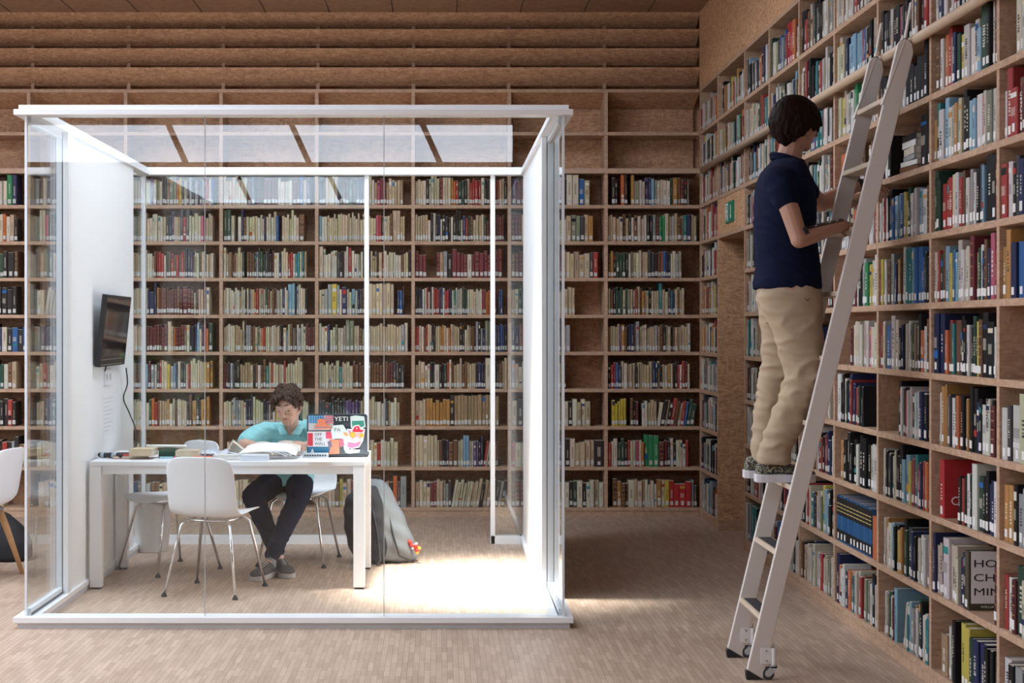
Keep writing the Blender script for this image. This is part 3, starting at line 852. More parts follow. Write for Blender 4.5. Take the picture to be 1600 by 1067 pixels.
def spine_text(bay, row, ch, txt, mat, frac=.5, z=.5, nth=0, up=False):
    r = find_book(bay, row, ch, nth)
    if not r: return
    ob, c = r; bk = c['bk']
    L = c['M'] @ Matrix.Translation((bk['t'] / 2, -.0016, bk['h'] * z)) @ Matrix.Rotation(math.pi / 2, 4, 'X') @ Matrix.Rotation(-math.pi / 2 if not up else math.pi / 2, 4, 'Z')
    s = bk['t'] * .85
    text_mesh(txt, s, 'spine_title', mat, ob, L, align='CENTER', sx=min(1.4, bk['h'] * frac / (s * .62 * len(txt))))
spine_text('B', 8, 'w', 'BUILDA BERTUCH', M_TEXTK, .62, .62, nth=4, up=True)
spine_text('A', 7, 'n', 'AUDIARD', M_TEXTW, .5, .5, up=True)
spine_text('C', 3, 'R', 'LONDON', M_TEXTW, .55, .55)
spine_text('B', 3, 'w', 'BLANCO', M_TEXTK, .5, .75, nth=3)
spine_text('A', 2, 'M', 'Proust', M_TEXTW, .35, .45)
def cover_text(r, lines, mat, size, x, z0, dz, sx=1.0, name='cover_title'):
    """text printed on the board that faces the camera side (near face of the book)"""
    ob, c = r; bk = c['bk']
    for i, t in enumerate(lines):
        L = c['M'] @ Matrix.Translation((bk['t'] + .0004, x, z0 - dz * i)) @ Matrix.Rotation(math.pi / 2, 4, 'Z') @ Matrix.Rotation(math.pi / 2, 4, 'X')
        text_mesh(t, size, name, mat, ob, L, sx=sx)
r = find_book('B', 1, 'H')
if r:
    ob, c = r; bk = c['bk']
    mb = MB(); mb.M = c['M']
    mb.box(bk['t'] - .001, bk['t'] + .0001, .012, c['d'], .028, bk['h'] - .001)
    mb.build('cover_print', plain('white jacket', (.82, .83, .86), .4), ob)
    cover_text(r, ['HO', 'CHI', 'MINH'], M_TEXTK, .042, .020, .185, .056, 1.5)
    cover_text(r, ['WILLIAM J. DUIKER'[:9]], M_TEXTW, .013, .05, .0145, 0, 1.3, 'author_name')
r = find_book('B', 2, 'R')
if r: cover_text(r, ['CITY'], M_TEXTW, .05, .03, .07, 0)
r = find_book('B', 0, 't')
if r: cover_text(r, ['YOU'], M_TEXTW, .045, .02, .20, 0)
r = find_book('B', 4, 'k', 5)
if r: cover_text(r, ['BE'], plain('blue print', (.2, .4, .6)), .04, .02, .19, 0)
# books lying flat in a stack behind the ladder top
random.seed(8)
z = LEV[7] + .001
for k, (ch, w, dd) in enumerate((('n', .20, .15), ('w', .21, .15), ('a', .20, .14), ('c', .19, .15), ('w', .20, .14), ('k', .19, .13))):
    t = random.uniform(.022, .034)
    mb = MB(); cy = 6.83; x0 = XR + .015
    mb.M = Matrix.Translation((x0, cy, z)) @ Matrix.Rotation(random.uniform(-.12, .12), 4, 'Z')
    mb.box(0, dd, -w / 2, w / 2, 0, .002, PAL[ch][1]); mb.box(0, dd, -w / 2, w / 2, t - .002, t, PAL[ch][1]); mb.box(0, .003, -w / 2, w / 2, 0, t, PAL[ch][1])
    o = mb.build('book', M_BOOK, origin=(x0, cy, z), color=True)
    pg = MB(); pg.M = mb.M; pg.box(.004, dd - .004, -w / 2 + .004, w / 2 - .004, .002, t - .002); pg.build('page_block', M_PAGES, o)
    pos = ['bottom', 'second from the bottom', 'third from the bottom', 'fourth from the bottom', 'second from the top', 'topmost'][k]
    tag(o, f"{PAL[ch][0]} book lying flat, {pos} of the stack behind the ladder", 'book', 'stacked flat books on the eighth shelf')
    z += t + .0005
# ------------------------------------------------------------------ glass reading booth
BX0, BX1, BF, BB = -2.12, 0.625, 7.746, 10.78
BH0, BH1 = 0.058, 2.600
bo = empty('glass_booth', ((BX0 + BX1) / 2, BF, 0))
tag(bo, 'white framed glass reading booth standing free on the parquet', 'booth')
fl = 0.0
def ring(mb, x0, x1, y0, y1, z0, z1, w):
    mb.box(x0, x1, y0, y0 + w, z0, z1); mb.box(x0, x0 + w, y0 + w, y1, z0, z1); mb.box(x1 - w, x1, y0 + w, y1, z0, z1)
b = MB(); ring(b, BX0 - .048, BX1 + .042, BF - .045, BB + .03, .029, BH0, .115); b.build('base_frame', M_WHITE, bo, bevel=.002)
b = MB(); ring(b, BX0 - .030, BX1 + .024, BF - .028, BB + .03, 0, .029, .09); b.build('base_plinth', plain('light grey metal', (.62, .64, .68), .4), bo)
DX0, DX1 = (576 - VPX) * BB / FPX, (767 - VPX) * BB / FPX
b = MB(); b.box(BX0 + .06, DX0, BB - .05, BB + .03, 0, BH0); b.build('rear_sill', M_WHITE, bo)
b = MB(); b.box(DX1, BX1 - .06, BB - .05, BB + .03, 0, BH0); b.build('rear_sill', M_WHITE, bo)
def ring4(mb, x0, x1, y0, y1, z0, z1, w):
    ring(mb, x0, x1, y0, y1, z0, z1, w); mb.box(x0 + w, x1 - w, y1 - w, y1, z0, z1)
b = MB(); ring4(b, BX0 - .045, BX1 + .040, BF - .045, BB + .03, BH1, 2.629, .11); b.build('top_frame', M_WHITE, bo, bevel=.002)
b = MB(); ring4(b, BX0 - .025, BX1 + .020, BF - .025, BB + .01, 2.629, 2.653, .08); b.build('top_cap', M_WHITE, bo, bevel=.002)
M_ALU = plain('pale metal profile', (.70, .74, .78), .4)
for x in (BX0, BX1 - .012):
    b = MB(); b.box(x, x + .012, BF - .003, BF + .010, BH0, BH1); b.build('corner_profile', M_ALU, bo)
def pane(x0, x1, y0, y1, nm='glass_pane'):
    b = MB(); b.box(x0, x1, y0, y1, BH0 - .005, BH1 + .005); return b.build(nm, M_GLASS, bo)
j1, j2 = (320 - VPX) * BF / FPX, (600 - VPX) * BF / FPX
pane(BX0 + .013, j1 - .002, BF, BF + .010); pane(j1 + .002, j2 - .002, BF, BF + .010); pane(j2 + .002, BX1 - .013, BF, BF + .010)
for j in (j1, j2):
    b = MB(); b.box(j - .0019, j + .0019, BF + .0005, BF + .0095, BH0, BH1); b.build('glass_joint', plain('joint seal', (.45, .46, .46), .3), bo)
LS, RS = 8.47, 8.65      # where the solid side panels begin
pane(BX0 + .002, BX0 + .012, BF + .013, LS - .07)
pane(BX1 - .012, BX1 - .002, BF + .013, RS - .07)
for (xo, sg, ys) in ((BX0, 1, LS), (BX1, -1, RS)):
    def sx(a, c): return (min(xo + sg * a, xo + sg * c), max(xo + sg * a, xo + sg * c))
    b = MB(); b.box(*sx(-.004, .028), ys - .075, ys - .045, BH0, BH1); b.build('side_profile', M_ALU, bo, bevel=.002)
    b = MB(); b.box(*sx(.0285, .0325), ys - .073, ys - .045, BH0, BH1); b.build('gasket', M_GASKET, bo)
    b = MB(); b.box(*sx(.033, .062), ys - .075, ys, BH0, BH1); b.box(*sx(-.002, .033), ys - .0445, ys, BH0, BH1); b.build('side_post', M_WHITE, bo, bevel=.002)
    b = MB(); b.box(*sx(.013, .03), BF + .012, ys - .075, BH0, BH0 + .035); b.box(*sx(.013, .03), BF + .012, ys - .075, BH1 - .035, BH1); b.build('side_rail', M_ALU, bo)
    b = MB(); b.box(*sx(.030, .033), BF + .012, ys - .075, BH0, BH0 + .012); b.build('gasket', M_GASKET, bo)
b = MB(); b.box(BX0, BX0 + .050, LS, 10.23, BH0, BH1); b.build('solid_panel', M_PANEL, bo)
b = MB(); b.box(BX1 - .050, BX1, RS, BB - .04, BH0, BH1); b.build('solid_panel', M_PANEL, bo)
pane(BX0 + .02, BX0 + .030, 10.232, BB - .02)
pane(BX0 + .03, DX0 - .03, BB - .02, BB - .01)
pane(DX1 + .02, BX1 - .05, BB - .02, BB - .01)
b = MB(); b.box(BX0 + .0, BX0 + .03, BB - .03, BB, BH0, BH1); b.build('rear_corner_seal', M_ALU, bo)
for x in (DX0, DX1):
    b = MB(); b.box(x - .016 - (.012 if x == DX0 else -.012), x + .016 - (.012 if x == DX0 else -.012), BB - .05, BB + .01, 0 if x == DX0 else 0, BH1); b.build('door_post', M_WHITE, bo, bevel=.002)

# ------------------------------------------------------------------ table
TZ = 0.745
TX0, TX1, TY0, TY1 = -2.05, -0.447, 8.867, 9.67
tb = empty('work_table', ((TX0 + TX1) / 2, (TY0 + TY1) / 2, 0))
tag(tb, 'long white rectangular work table with square legs inside the glass booth', 'table')
b = MB(); b.box(TX0, TX1, TY0, TY1, TZ - .026, TZ); b.build('tabletop', M_WHITE, tb, bevel=.002)
b = MB()
for (a, c, d, e) in ((TX0 + .068, TX1 - .068, TY0 + .02, TY0 + .04), (TX0 + .068, TX1 - .068, TY1 - .04, TY1 - .02), (TX0 + .02, TX0 + .04, TY0 + .068, TY1 - .068), (TX1 - .04, TX1 - .02, TY0 + .068, TY1 - .068)):
    b.box(a, c, d, e, TZ - .075, TZ - .027)
b.build('apron', M_WHITE, tb)
for x in (TX0 + .034, TX1 - .034):
    for y in (TY0 + .034, TY1 - .034):
        b = MB(); b.box(x - .033, x + .033, y - .033, y + .033, .012, TZ - .027); l = b.build('leg', M_WHITE, tb, bevel=.002)
        f = MB(); f.box(x - .025, x + .025, y - .025, y + .025, 0, .012); f.build('foot', M_RUBBER, l)

# ------------------------------------------------------------------ chairs
def shell_mesh(mb, w_seat=.215, w_back=.205, top=.80):
    # profile (y forward, z up): front lip -> seat -> bend -> back top
    P = [(.235, .432), (.20, .447), (.12, .452), (.0, .446), (-.10, .440), (-.165, .447), (-.200, .475), (-.218, .52), (-.232, .60), (-.252, .70), (-.268, .765), (-.276, top)]
    n = len(P); NV = 13; g = []
    for i, (y, z) in enumerate(P):
        u = i / (n - 1)
        w = w_seat if u < .45 else w_seat + (w_back - w_seat) * (u - .45) / .55
        if i == 0: w *= .84
        if i == 1: w *= .96
        if i == n - 1: w *= .80
        if i == n - 2: w *= .965
        row = []
        for k in range(NV):
            v = -1 + 2 * k / (NV - 1)
            x = w * v
            lift = abs(v) ** 3
            if u < .42: yy, zz = y, z + .020 * lift
            elif u < .62: yy, zz = y + .028 * lift, z + .016 * lift
            else: yy, zz = y + .032 * lift, z
            if i in (0, n - 1): zz -= (.012 * abs(v) ** 4) * (1 if i else -1)
            row.append((x, yy, zz))
        g.append(row)
    vs = [p for r in g for p in r]
    fs = [[i * NV + k, i * NV + k + 1, (i + 1) * NV + k + 1, (i + 1) * NV + k] for i in range(n - 1) for k in range(NV - 1)]
    mb.add(vs, fs)
def make_chair(label, wooden=False):
    t = empty('chair', (0, 0, 0)); t['_local'] = 1
    tag(t, label, 'chair')
    b = MB(); shell_mesh(b, top=.80); s = b.build('seat_shell', M_SHELL, t, smooth=True, recalc=False, origin=(0, 0, 0))
    m = s.modifiers.new('solid', 'SOLIDIFY'); m.thickness = .011; m.offset = -1
    m = s.modifiers.new('sub', 'SUBSURF'); m.levels = 1; m.render_levels = 2
    if not wooden:
        b = MB()
        rg = [(.135 * math.copysign(abs(math.cos(a)) ** .6, math.cos(a)), .01 + .135 * math.copysign(abs(math.sin(a)) ** .6, math.sin(a)), .425) for a in [2 * math.pi * k / 28 for k in range(28)]]
        b.tube(rg, .008, 8, closed=True); b.build('seat_frame', M_CHROME, t, smooth=True, origin=(0, 0, 0))
        for (x, y) in ((-1, 1), (1, 1), (-1, -1), (1, -1)):
            top = Vector((.12 * x, .01 + .12 * y, .423)); ft = Vector((.215 * x, .01 + .235 * y, .014))
            mid = top + (ft - top) * .06 + Vector((.022 * x, .022 * y, 0))
            b = MB(); b.tube([top - Vector((.03 * x, .03 * y, 0)), top, mid, ft], .0085, 10); l = b.build('leg', M_CHROME, t, smooth=True, origin=(0, 0, 0))
            f = MB(); f.tube([ft + Vector((0, 0, -.014)), ft + Vector((0, 0, -.008)), ft + Vector((0, 0, .006))], [.017, .017, .010], 12); f.build('foot_cap', M_RUBBER, l, origin=(0, 0, 0))
    else:
        b = MB(); b.box(-.15, .15, -.12, .15, .405, .425); b.build('seat_bracket', plain('grey metal bracket', (.2, .2, .21), .4), t, origin=(0, 0, 0), bevel=.004)
        for (x, y) in ((-1, 1), (1, 1), (-1, -1), (1, -1)):
            b = MB(); b.tube([(.135 * x, .02 + .11 * y, .42), (.17 * x, .02 + .15 * y, .28), (.225 * x, .02 + .225 * y, 0)], [.021, .020, .0125], 12); b.build('leg', M_BEECH, t, smooth=True, origin=(0, 0, 0))
    return t
GRP = 'white shell chairs'
ch = make_chair('white shell chair on chrome legs standing in front of the table, back to the viewer')
ch['group'] = GRP
ch.location = (-1.31, 8.80, 0); ch.rotation_euler = (0, 0, math.radians(-14))
c2 = copy_tree(ch); c2.location = (-0.925, 9.93, 0); c2.rotation_euler = (0, 0, math.radians(172)); c2['label'] = 'white shell chair on chrome legs with the reading boy sitting on it'
c3 = copy_tree(ch); c3.location = (-1.71, 9.62, 0); c3.rotation_euler = (0, 0, math.radians(135)); c3['label'] = 'empty white shell chair on chrome legs behind the table near the waste bin, turned left'
c4 = make_chair('white shell chair on light wooden legs outside the booth at the left edge', True)
c4['group'] = GRP
c4.location = (-2.84, 9.25, 0); c4.rotation_euler = (0, 0, math.radians(78))

# ------------------------------------------------------------------ waste bin, bag on the floor outside
b = MB(); prof = [(.103, 0), (.106, .01), (.138, .345), (.143, .35), (.140, .345), (.132, .34), (.099, .012), (0.0, .012)]
n = 32; vs = []; fs = []
cx, cy = (238 - VPX) * 10.40 / FPX, 10.40
for (r_, z_) in prof:
    for k in range(n): vs.append((cx + r_ * math.cos(2 * math.pi * k / n), cy + r_ * math.sin(2 * math.pi * k / n), z_))
for i in range(len(prof) - 1):
    for k in range(n): fs.append([i * n + k, i * n + (k + 1) % n, (i + 1) * n + (k + 1) % n, (i + 1) * n + k])
fs.append(list(range(n)))
b.add(vs, fs)
o = b.build('waste_bin', plain('milky plastic', (.66, .655, .64), .45), origin=(cx, cy, 0), smooth=True)
tag(o, 'pale tapered plastic waste bin on the floor behind the table', 'bin')
b = MB(); B0 = W(2, 876, 10.0); B0.z = 0
b.rings([((B0.x, B0.y, 0.0), (.17, 0, 0), (0, .10, 0)), ((B0.x, B0.y, .02), (.20, 0, 0), (0, .125, 0)), ((B0.x - .01, B0.y, .12), (.205, 0, 0), (0, .13, 0)), ((B0.x - .03, B0.y, .22), (.17, 0, 0), (0, .11, 0)), ((B0.x - .05, B0.y, .30), (.10, 0, 0), (0, .07, 0)), ((B0.x - .05, B0.y, .325), (.05, 0, 0), (0, .03, 0))], n=28, power=2.8)
o = organic(b, 'satchel', plain('black fabric', (.012, .012, .014), .8, bump=.3), origin=(B0.x, B0.y, 0), voxel=.012, smooth=4)
tag(o, 'black soft bag slumped on the floor beside the wooden-legged chair', 'bag')
b = MB(); b.tube([(B0.x - .13, B0.y - .02, .27), (B0.x - .10, B0.y - .03, .36), (B0.x - .03, B0.y - .03, .385), (B0.x + .03, B0.y - .02, .27)], .011, 8); b.build('handle', M_BLACK, o, origin=(B0.x, B0.y, 0), smooth=True)

# ------------------------------------------------------------------ television on its wall arm
tv = empty('television', (-2.0, 9.45, 1.52))
tag(tv, 'black flat television on a swivel arm on the inner left panel of the booth', 'television')
tc = W(178, 513, 9.42)
ang = math.radians(10)
tc = Vector((-2.012, 9.42, 1.505))
Mtv = Matrix.Translation(tc) @ Matrix.Rotation(math.radians(1.0), 4, 'Z') @ Matrix.Rotation(math.radians(6.0), 4, 'Y')
def tvbox(x0, x1, y0, y1, z0, z1, nm, m, bev=.004):
    b = MB(); b.M = Mtv; b.box(x0, x1, y0, y1, z0, z1); return b.build(nm, m, tv, bevel=bev)
TW, THH = .385, .217
tvbox(-.030, 0, -TW, TW, -THH, THH, 'casing', M_BLACK, 0)
tvbox(-.001, .001, -TW + .018, TW - .018, -THH + .06, THH - .02, 'screen', plain('glossy screen', (.012, .016, .022), .06, spec=.6), 0)
tvbox(-.002, .0012, -TW + .02, TW - .10, -THH + .008, -THH + .014, 'trim_strip', M_STEEL, 0)
tvbox(-.002, .0012, -TW + .02, TW - .10, -THH + .040, -THH + .046, 'trim_strip', M_STEEL, 0)
b = MB(); b.bar((-2.07, 9.50, 1.50), tuple(tc + Vector((-.045, .08, -.02))), .05, .05); b.box(-2.07, -2.055, 9.40, 9.60, 1.38, 1.62); b.build('wall_arm', M_BLACK, tv)
b = MB()
p = [W(150, 540, 9.2), W(147, 560, 9.2), W(152, 582, 9.3), W(163, 585, 9.35), W(166, 570, 9.3)]
b.tube(p, .005, 6); b.build('cable', M_BLACK, tv, smooth=True)
b = MB()
pts = [W(197, 575, 9.8), W(199, 600, 9.85), W(193, 622, 9.9), W(202, 645, 9.85), W(211, 668, 9.7), W(213, 690, 9.55), W(212, 700, 9.5)]
sm = []
for i in range(len(pts) - 1):
    for q in range(5):
        t_ = q / 5; p0 = pts[max(i - 1, 0)]; p1 = pts[i]; p2 = pts[i + 1]; p3 = pts[min(i + 2, len(pts) - 1)]
        sm.append(.5 * ((2 * p1) + (p2 - p0) * t_ + (2 * p0 - 5 * p1 + 4 * p2 - p3) * t_ ** 2 + (3 * p1 - p0 - 3 * p2 + p3) * t_ ** 3))
sm.append(pts[-1])
b.tube(sm, .0045, 6); b.build('cable', M_BLACK, tv, smooth=True)
so = empty('socket_plate', (-2.07, 9.6, 1.2))
tag(so, 'white wall socket plate below the television', 'socket')
b = MB(); b.box(-2.07, -2.058, 9.33, 9.50, 1.17, 1.27); b.build('plate', M_WHITE, so, bevel=.003)
b = MB()
for yy in (9.37, 9.46): b.tube([(-2.0585, yy, 1.22), (-2.0570, yy, 1.22)], .022, 14)
b.build('outlet', plain('grey plastic', (.45, .45, .46), .5), so)
no = MB(); no.box(-2.07, -2.0685, 9.30, 9.62, .86, 1.12)
o = no.build('notice', M_PAPER, origin=(-2.07, 9.46, 1.0)); tag(o, 'printed white notice sheet on the inner wall below the television', 'notice')
b = MB()
for k in range(9):
    b.box(-2.0685, -2.0682, 9.33, 9.58 - .05 * (k % 3), 1.085 - .025 * k, 1.09 - .025 * k)
b.build('print_lines', plain('grey print', (.60, .60, .60), .7), o, origin=(-2.07, 9.46, 1.0))

# ------------------------------------------------------------------ things on the table
M_STICK = M_ATTR
def T(px, py):      # place on the table top seen at that point
    Y = (EYE - TZ) * FPX / (py - VPY); return Vector(((px - VPX) * Y / FPX, Y, TZ + .0004))
def lying_book(name, label, cat, c, w, d, t, col, rz, z=0, pages=True, group=None):
    mb = MB(); mb.M = Matrix.Translation((c[0], c[1], TZ + .0006 + z)) @ Matrix.Rotation(rz, 4, 'Z')
    mb.box(-w / 2, w / 2, -d / 2, d / 2, 0, .002, col); mb.box(-w / 2, w / 2, -d / 2, d / 2, t - .002, t, col)
    mb.box(-w / 2, w / 2, d / 2 - .003, d / 2, 0, t, col) if pages else mb.box(-w / 2, w / 2, -d / 2, -d / 2 + .003, 0, t, col)
    o = mb.build(name, M_BOOK, origin=(c[0], c[1], TZ + z), color=True)
    pg = MB(); pg.M = mb.M
    if pages: pg.box(-w / 2 + .003, w / 2 - .003, -d / 2 + .002, d / 2 - .003, .002, t - .002)
    else: pg.box(-w / 2 + .003, w / 2 - .003, -d / 2 + .003, d / 2 - .002, .002, t - .002)
    pg.build('page_block', M_PAGES, o); tag(o, label, cat, group); return o
# coloured cover boxes given world size; tops seen at low angle
G1 = 'books lying on the table'
lying_book('book', 'thin red hardback lying at the left end of the white table', 'book', (-1.86, 9.12), .21, .15, .018, PAL['r'][1], .2, group=G1)
lying_book('book', 'thick tan paperback lying on the red book on the table', 'book', (-1.775, 9.08), .135, .17, .040, (.60, .49, .33), -.05, z=.019, pages=False, group=G1)
lying_book('book', 'dark green book lying beside the thick tan paperback on the table', 'book', (-1.645, 9.17), .10, .16, .044, PAL['g'][1], .08, pages=False, group=G1)
lying_book('book', 'black book lying under the tan paperback near the red one', 'book', (-1.90, 9.31), .20, .14, .012, PAL['k'][1], 0, group=G1)
lying_book('book', 'beige paperback lying in the middle of the papers, left of the open magazine', 'book', (-1.515, 9.12), .135, .16, .034, (.58, .49, .35), .03, z=.013, pages=False, group=G1)
lying_book('book', 'purple-grey book lying under the beige paperback', 'book', (-1.51, 9.14), .15, .19, .012, (.30, .25, .38), .05, group=G1)
lying_book('book', 'small tan book with orange-red cover lying near the table front edge', 'book', (-1.405, 8.97), .115, .085, .020, (.62, .17, .09), -.04, group=G1)
lying_book('book', 'white paperback with grey title lying left of the loose papers', 'book', (-1.25, 9.03), .20, .14, .026, (.66, .64, .60), .04, pages=False, group=G1)
# rolled poster lying on the pile
r0, r1 = W(229, 690, 9.17), W(291, 690, 9.14); r0.z = r1.z = TZ + .066
b = MB(); b.tube([r0, r1], .0105, 16); o = b.build('paper_roll', M_PAPER, origin=tuple(r0), smooth=True); tag(o, 'white rolled sheet of paper resting on the green and tan books', 'paper')
b = MB(); q = (r0 + r1) / 2 + Vector((.04, 0, 0)); b.tube([q - Vector((.006, 0, 0)), q + Vector((.006, 0, 0))], .0118, 14); b.build('band', plain('olive band', (.25, .28, .05), .6), o, smooth=True)
# pencil case / pouch
b = MB(); a0 = T(155, 715); a1 = T(190, 717)
a0.z = a1.z = TZ + .018
b.tube([a0 + (a0 - a1).normalized() * .008, a0, a0 + (a1 - a0) * .1, a0 + (a1 - a0) * .3, a0 + (a1 - a0) * .5, a0 + (a1 - a0) * .9, a1, a1 + (a1 - a0).normalized() * .006], [.006, .013, .0165, .014, .0165, .0175, .014, .006], 16)
o = b.build('pen_case', M_BLACK, origin=tuple(a0), smooth=True); tag(o, 'small black rounded pen case with pale grey bands at the table left corner', 'pen case')
for f in (.12, .62):
    b = MB(); q = a0 + (a1 - a0) * f; b.tube([q, q + (a1 - a0) * (.14 if f < .5 else .2)], .0178, 16); b.build('band', plain('pale band', (.40, .48, .52), .5), o, smooth=True)
# sticky notes
b = MB(); q = T(263, 716); b.box(q.x - .05, q.x + .03, q.y - .02, q.y + .05, TZ + .0005, TZ + .010); o = b.build('notepad', plain('light blue paper', (.35, .60, .72), .6), origin=tuple(q)); tag(o, 'light blue pad of notes lying on the table by the pink marker', 'notepad')
b = MB(); b.tube([q + Vector((.032, 0, .008)), q + Vector((.075, .01, .008))], .007, 10); o = b.build('marker_pen', plain('pink plastic', (.72, .12, .25), .4), origin=tuple(q), smooth=True); tag(o, 'short pink marker lying beside the blue notepad', 'pen')
def sheet(pts_fn, nu, nv, name, m, label, cat, org, th=.0008, parent=None):
    mb = MB(); vs = [pts_fn(i / nu, j / nv) for j in range(nv + 1) for i in range(nu + 1)]
    fs = [[j * (nu + 1) + i, j * (nu + 1) + i + 1, (j + 1) * (nu + 1) + i + 1, (j + 1) * (nu + 1) + i] for j in range(nv) for i in range(nu)]
    mb.add(vs, fs); o = mb.build(name, m, parent, origin=org if parent is None else None, smooth=True, recalc=False)
    md = o.modifiers.new('s', 'SOLIDIFY'); md.thickness = th; md.offset = 1
    if label: tag(o, label, cat)
    return o
# open magazine lying between the books
def mag(u, v):
    x = -1.53 + .34 * u; y = 9.20 + .23 * v - .05 * u
    z = TZ + .004 + .030 * abs(math.sin(math.pi * u)) ** .8 * (1 - .25 * abs(u - .5)) - (.018 * math.exp(-((u - .5) / .06) ** 2))
    return (x, y, z)
sheet(mag, 24, 3, 'magazine', plain('magazine page', (.62, .68, .76), .35, var=.25, bscale=18), 'open magazine with pale blue pages lying behind the white paperback', 'magazine', (-1.36, 9.3, TZ), .003)
# stack of loose papers bent over a box
bx = MB(); p0 = W(378, 716, 8.95); p1 = W(420, 716, 8.95)
bx.box(p0.x, p1.x, 8.90, 8.99, TZ + .0005, TZ + .034); o = bx.build('card_box', plain('pale blue-grey card', (.66, .70, .76), .5), origin=(p0.x, 8.94, TZ), bevel=.002); tag(o, 'small pale card box under the loose papers at the table front edge', 'box')
def pap(k):
    def f(u, v):
        px = 374 + k * 3 + (76 + 4 * k) * u; Y = 8.98 + .20 * v + .008 * k
        x = (px - VPX) * 9.05 / FPX + .05 * v * (1 - u)
        z = TZ + .036 + .002 * k + .040 * v * (1 - .35 * u) + .012 * math.sin(math.pi * u)
        if u > .8: z -= (u - .8) * .09
        return (x, Y, z)
    return f
for k in range(3):
    sheet(pap(k), 16, 6, 'paper_sheet', M_PAPER, ['lowest white loose sheet over the card box in front of the boy', 'middle white loose sheet over the card box in front of the boy', 'top white loose sheet, curling, in front of the boy'][k], 'paper', (-1.2, 9.05, TZ + .03)).__setitem__('group', 'loose papers')
# open book the boy reads
bk_ = empty('open_book', (-1.03, 9.33, TZ))
tag(bk_, 'thick open book the boy is reading behind the loose papers', 'book')
def openpage(sgn, th, lift):
    mb = MB(); prof = []
    N_ = 14
    for i in range(N_ + 1):
        u = i / N_
        prof.append((sgn * .165 * u, .004 + th * (1 - u * .25) * (math.sin(min(1, u * 5) * math.pi / 2)) + lift * math.sin(math.pi * u)))
    outline = prof + [(sgn * .165, .002), (0, .002)]
    mb.M = Matrix.Translation((-1.03, 9.34, TZ + .017)) @ Matrix.Rotation(math.radians(3), 4, 'Z') @ Matrix.Rotation(math.radians(8), 4, 'X')
    mb.prism(outline, -.11, .11, axis='y'); mb.build('page_block', M_PAGES, bk_, smooth=False)
openpage(-1, .030, .012); openpage(1, .034, .016)
b = MB(); b.M = Matrix.Translation((-1.03, 9.34, TZ + .017)) @ Matrix.Rotation(math.radians(3), 4, 'Z') @ Matrix.Rotation(math.radians(8), 4, 'X')
b.box(-.172, .172, -.115, .115, .0005, .003); b.build('cover', plain('grey cover', (.3, .3, .3), .6), bk_)
# fanned book further left
fb = empty('fanned_book', (-1.22, 9.30, TZ)); tag(fb, 'worn paperback standing fanned open beside the papers, left of the boy', 'book')
for k in range(9):
    a = math.radians(3 + k * 4.6)
    b = MB(); b.M = Matrix.Translation((-1.175, 9.30, TZ + .006)) @ Matrix.Rotation(math.radians(8), 4, 'Z') @ Matrix.Rotation(a, 4, 'Y')
    b.box(-.13, 0, -.09, .09, 0, .0035); b.build('page_sheaf', M_PAGES, fb)
b = MB(); b.M = Matrix.Translation((-1.175, 9.30, TZ)) @ Matrix.Rotation(math.radians(8), 4, 'Z'); b.box(-.135, .02, -.092, .092, .0005, .0035); b.build('cover', plain('tan cover', (.42, .34, .24), .6), fb)
# clear name stand
b = MB(); s0 = T(472, 716)
b.box(s0.x, s0.x + .155, s0.y + .02, s0.y + .05, TZ + .0005, TZ + .030); o = b.build('card_holder', plain('grey translucent card', (.42, .46, .50), .3), origin=tuple(s0), bevel=.002); tag(o, 'low grey card holder standing in front of the laptop', 'holder')
b = MB()
for k in range(9): b.box(s0.x + .012 + k * .015, s0.x + .022 + k * .015, s0.y + .0193, s0.y + .02, TZ + .010, TZ + .020)
b.build('print_marks', M_TEXTK, o)
b = MB(); s1 = T(478, 722); b.box(s1.x, s1.x + .14, s1.y, s1.y + .10, TZ + .0004, TZ + .0016); o = b.build('paper_sheet', M_PAPER, origin=tuple(s1)); tag(o, 'white sheet lying flat at the table front edge below the laptop', 'paper')

# ------------------------------------------------------------------ laptop
LY = 9.16
l0, l1 = W(480, 708, LY), W(574, 708, LY + .0)
LWd = (l1.x - l0.x); LH = .245
lt = empty('laptop', ((l0.x + l1.x) / 2, LY, TZ)); tag(lt, 'open laptop seen from behind, its lid covered in colourful stickers', 'laptop')
Ml = Matrix.Translation(((l0.x + l1.x) / 2, LY, TZ + .018)) @ Matrix.Rotation(math.radians(1.5), 4, 'Z') @ Matrix.Rotation(math.radians(7), 4, 'X')
def rrect(w, h, r, n=6):
    o = []
    for (cx_, cy_, a0_) in ((w - r, r, -90), (w - r, h - r, 0), (r, h - r, 90), (r, r, 180)):
        for k in range(n + 1):
            a = math.radians(a0_ + 90 * k / n); o.append((cx_ + r * math.cos(a), cy_ + r * math.sin(a)))
    return o
b = MB(); b.M = Ml @ Matrix.Translation((-LWd / 2, 0, 0)); b.prism(rrect(LWd, LH, .016), -.004, .005, axis='y')
b.build('lid', plain('dark laptop shell', (.045, .06, .075), .4), lt)
b = MB(); b.M = Ml @ Matrix.Translation((-LWd / 2, 0, 0)); b.prism([(x_ + .01, z_ + .012) for x_, z_ in rrect(LWd - .02, LH - .024, .004)], .005, .0056, axis='y')
b.build('screen', plain('dark screen', (.03, .03, .04), .1), lt)
b = MB(); b.box(l0.x, l1.x, LY + .004, LY + .24, TZ + .001, TZ + .017); b.build('keyboard_base', plain('dark laptop base', (.05, .06, .07), .4), lt, bevel=.003)
SW, SHt = LWd, LH
lay = [0]
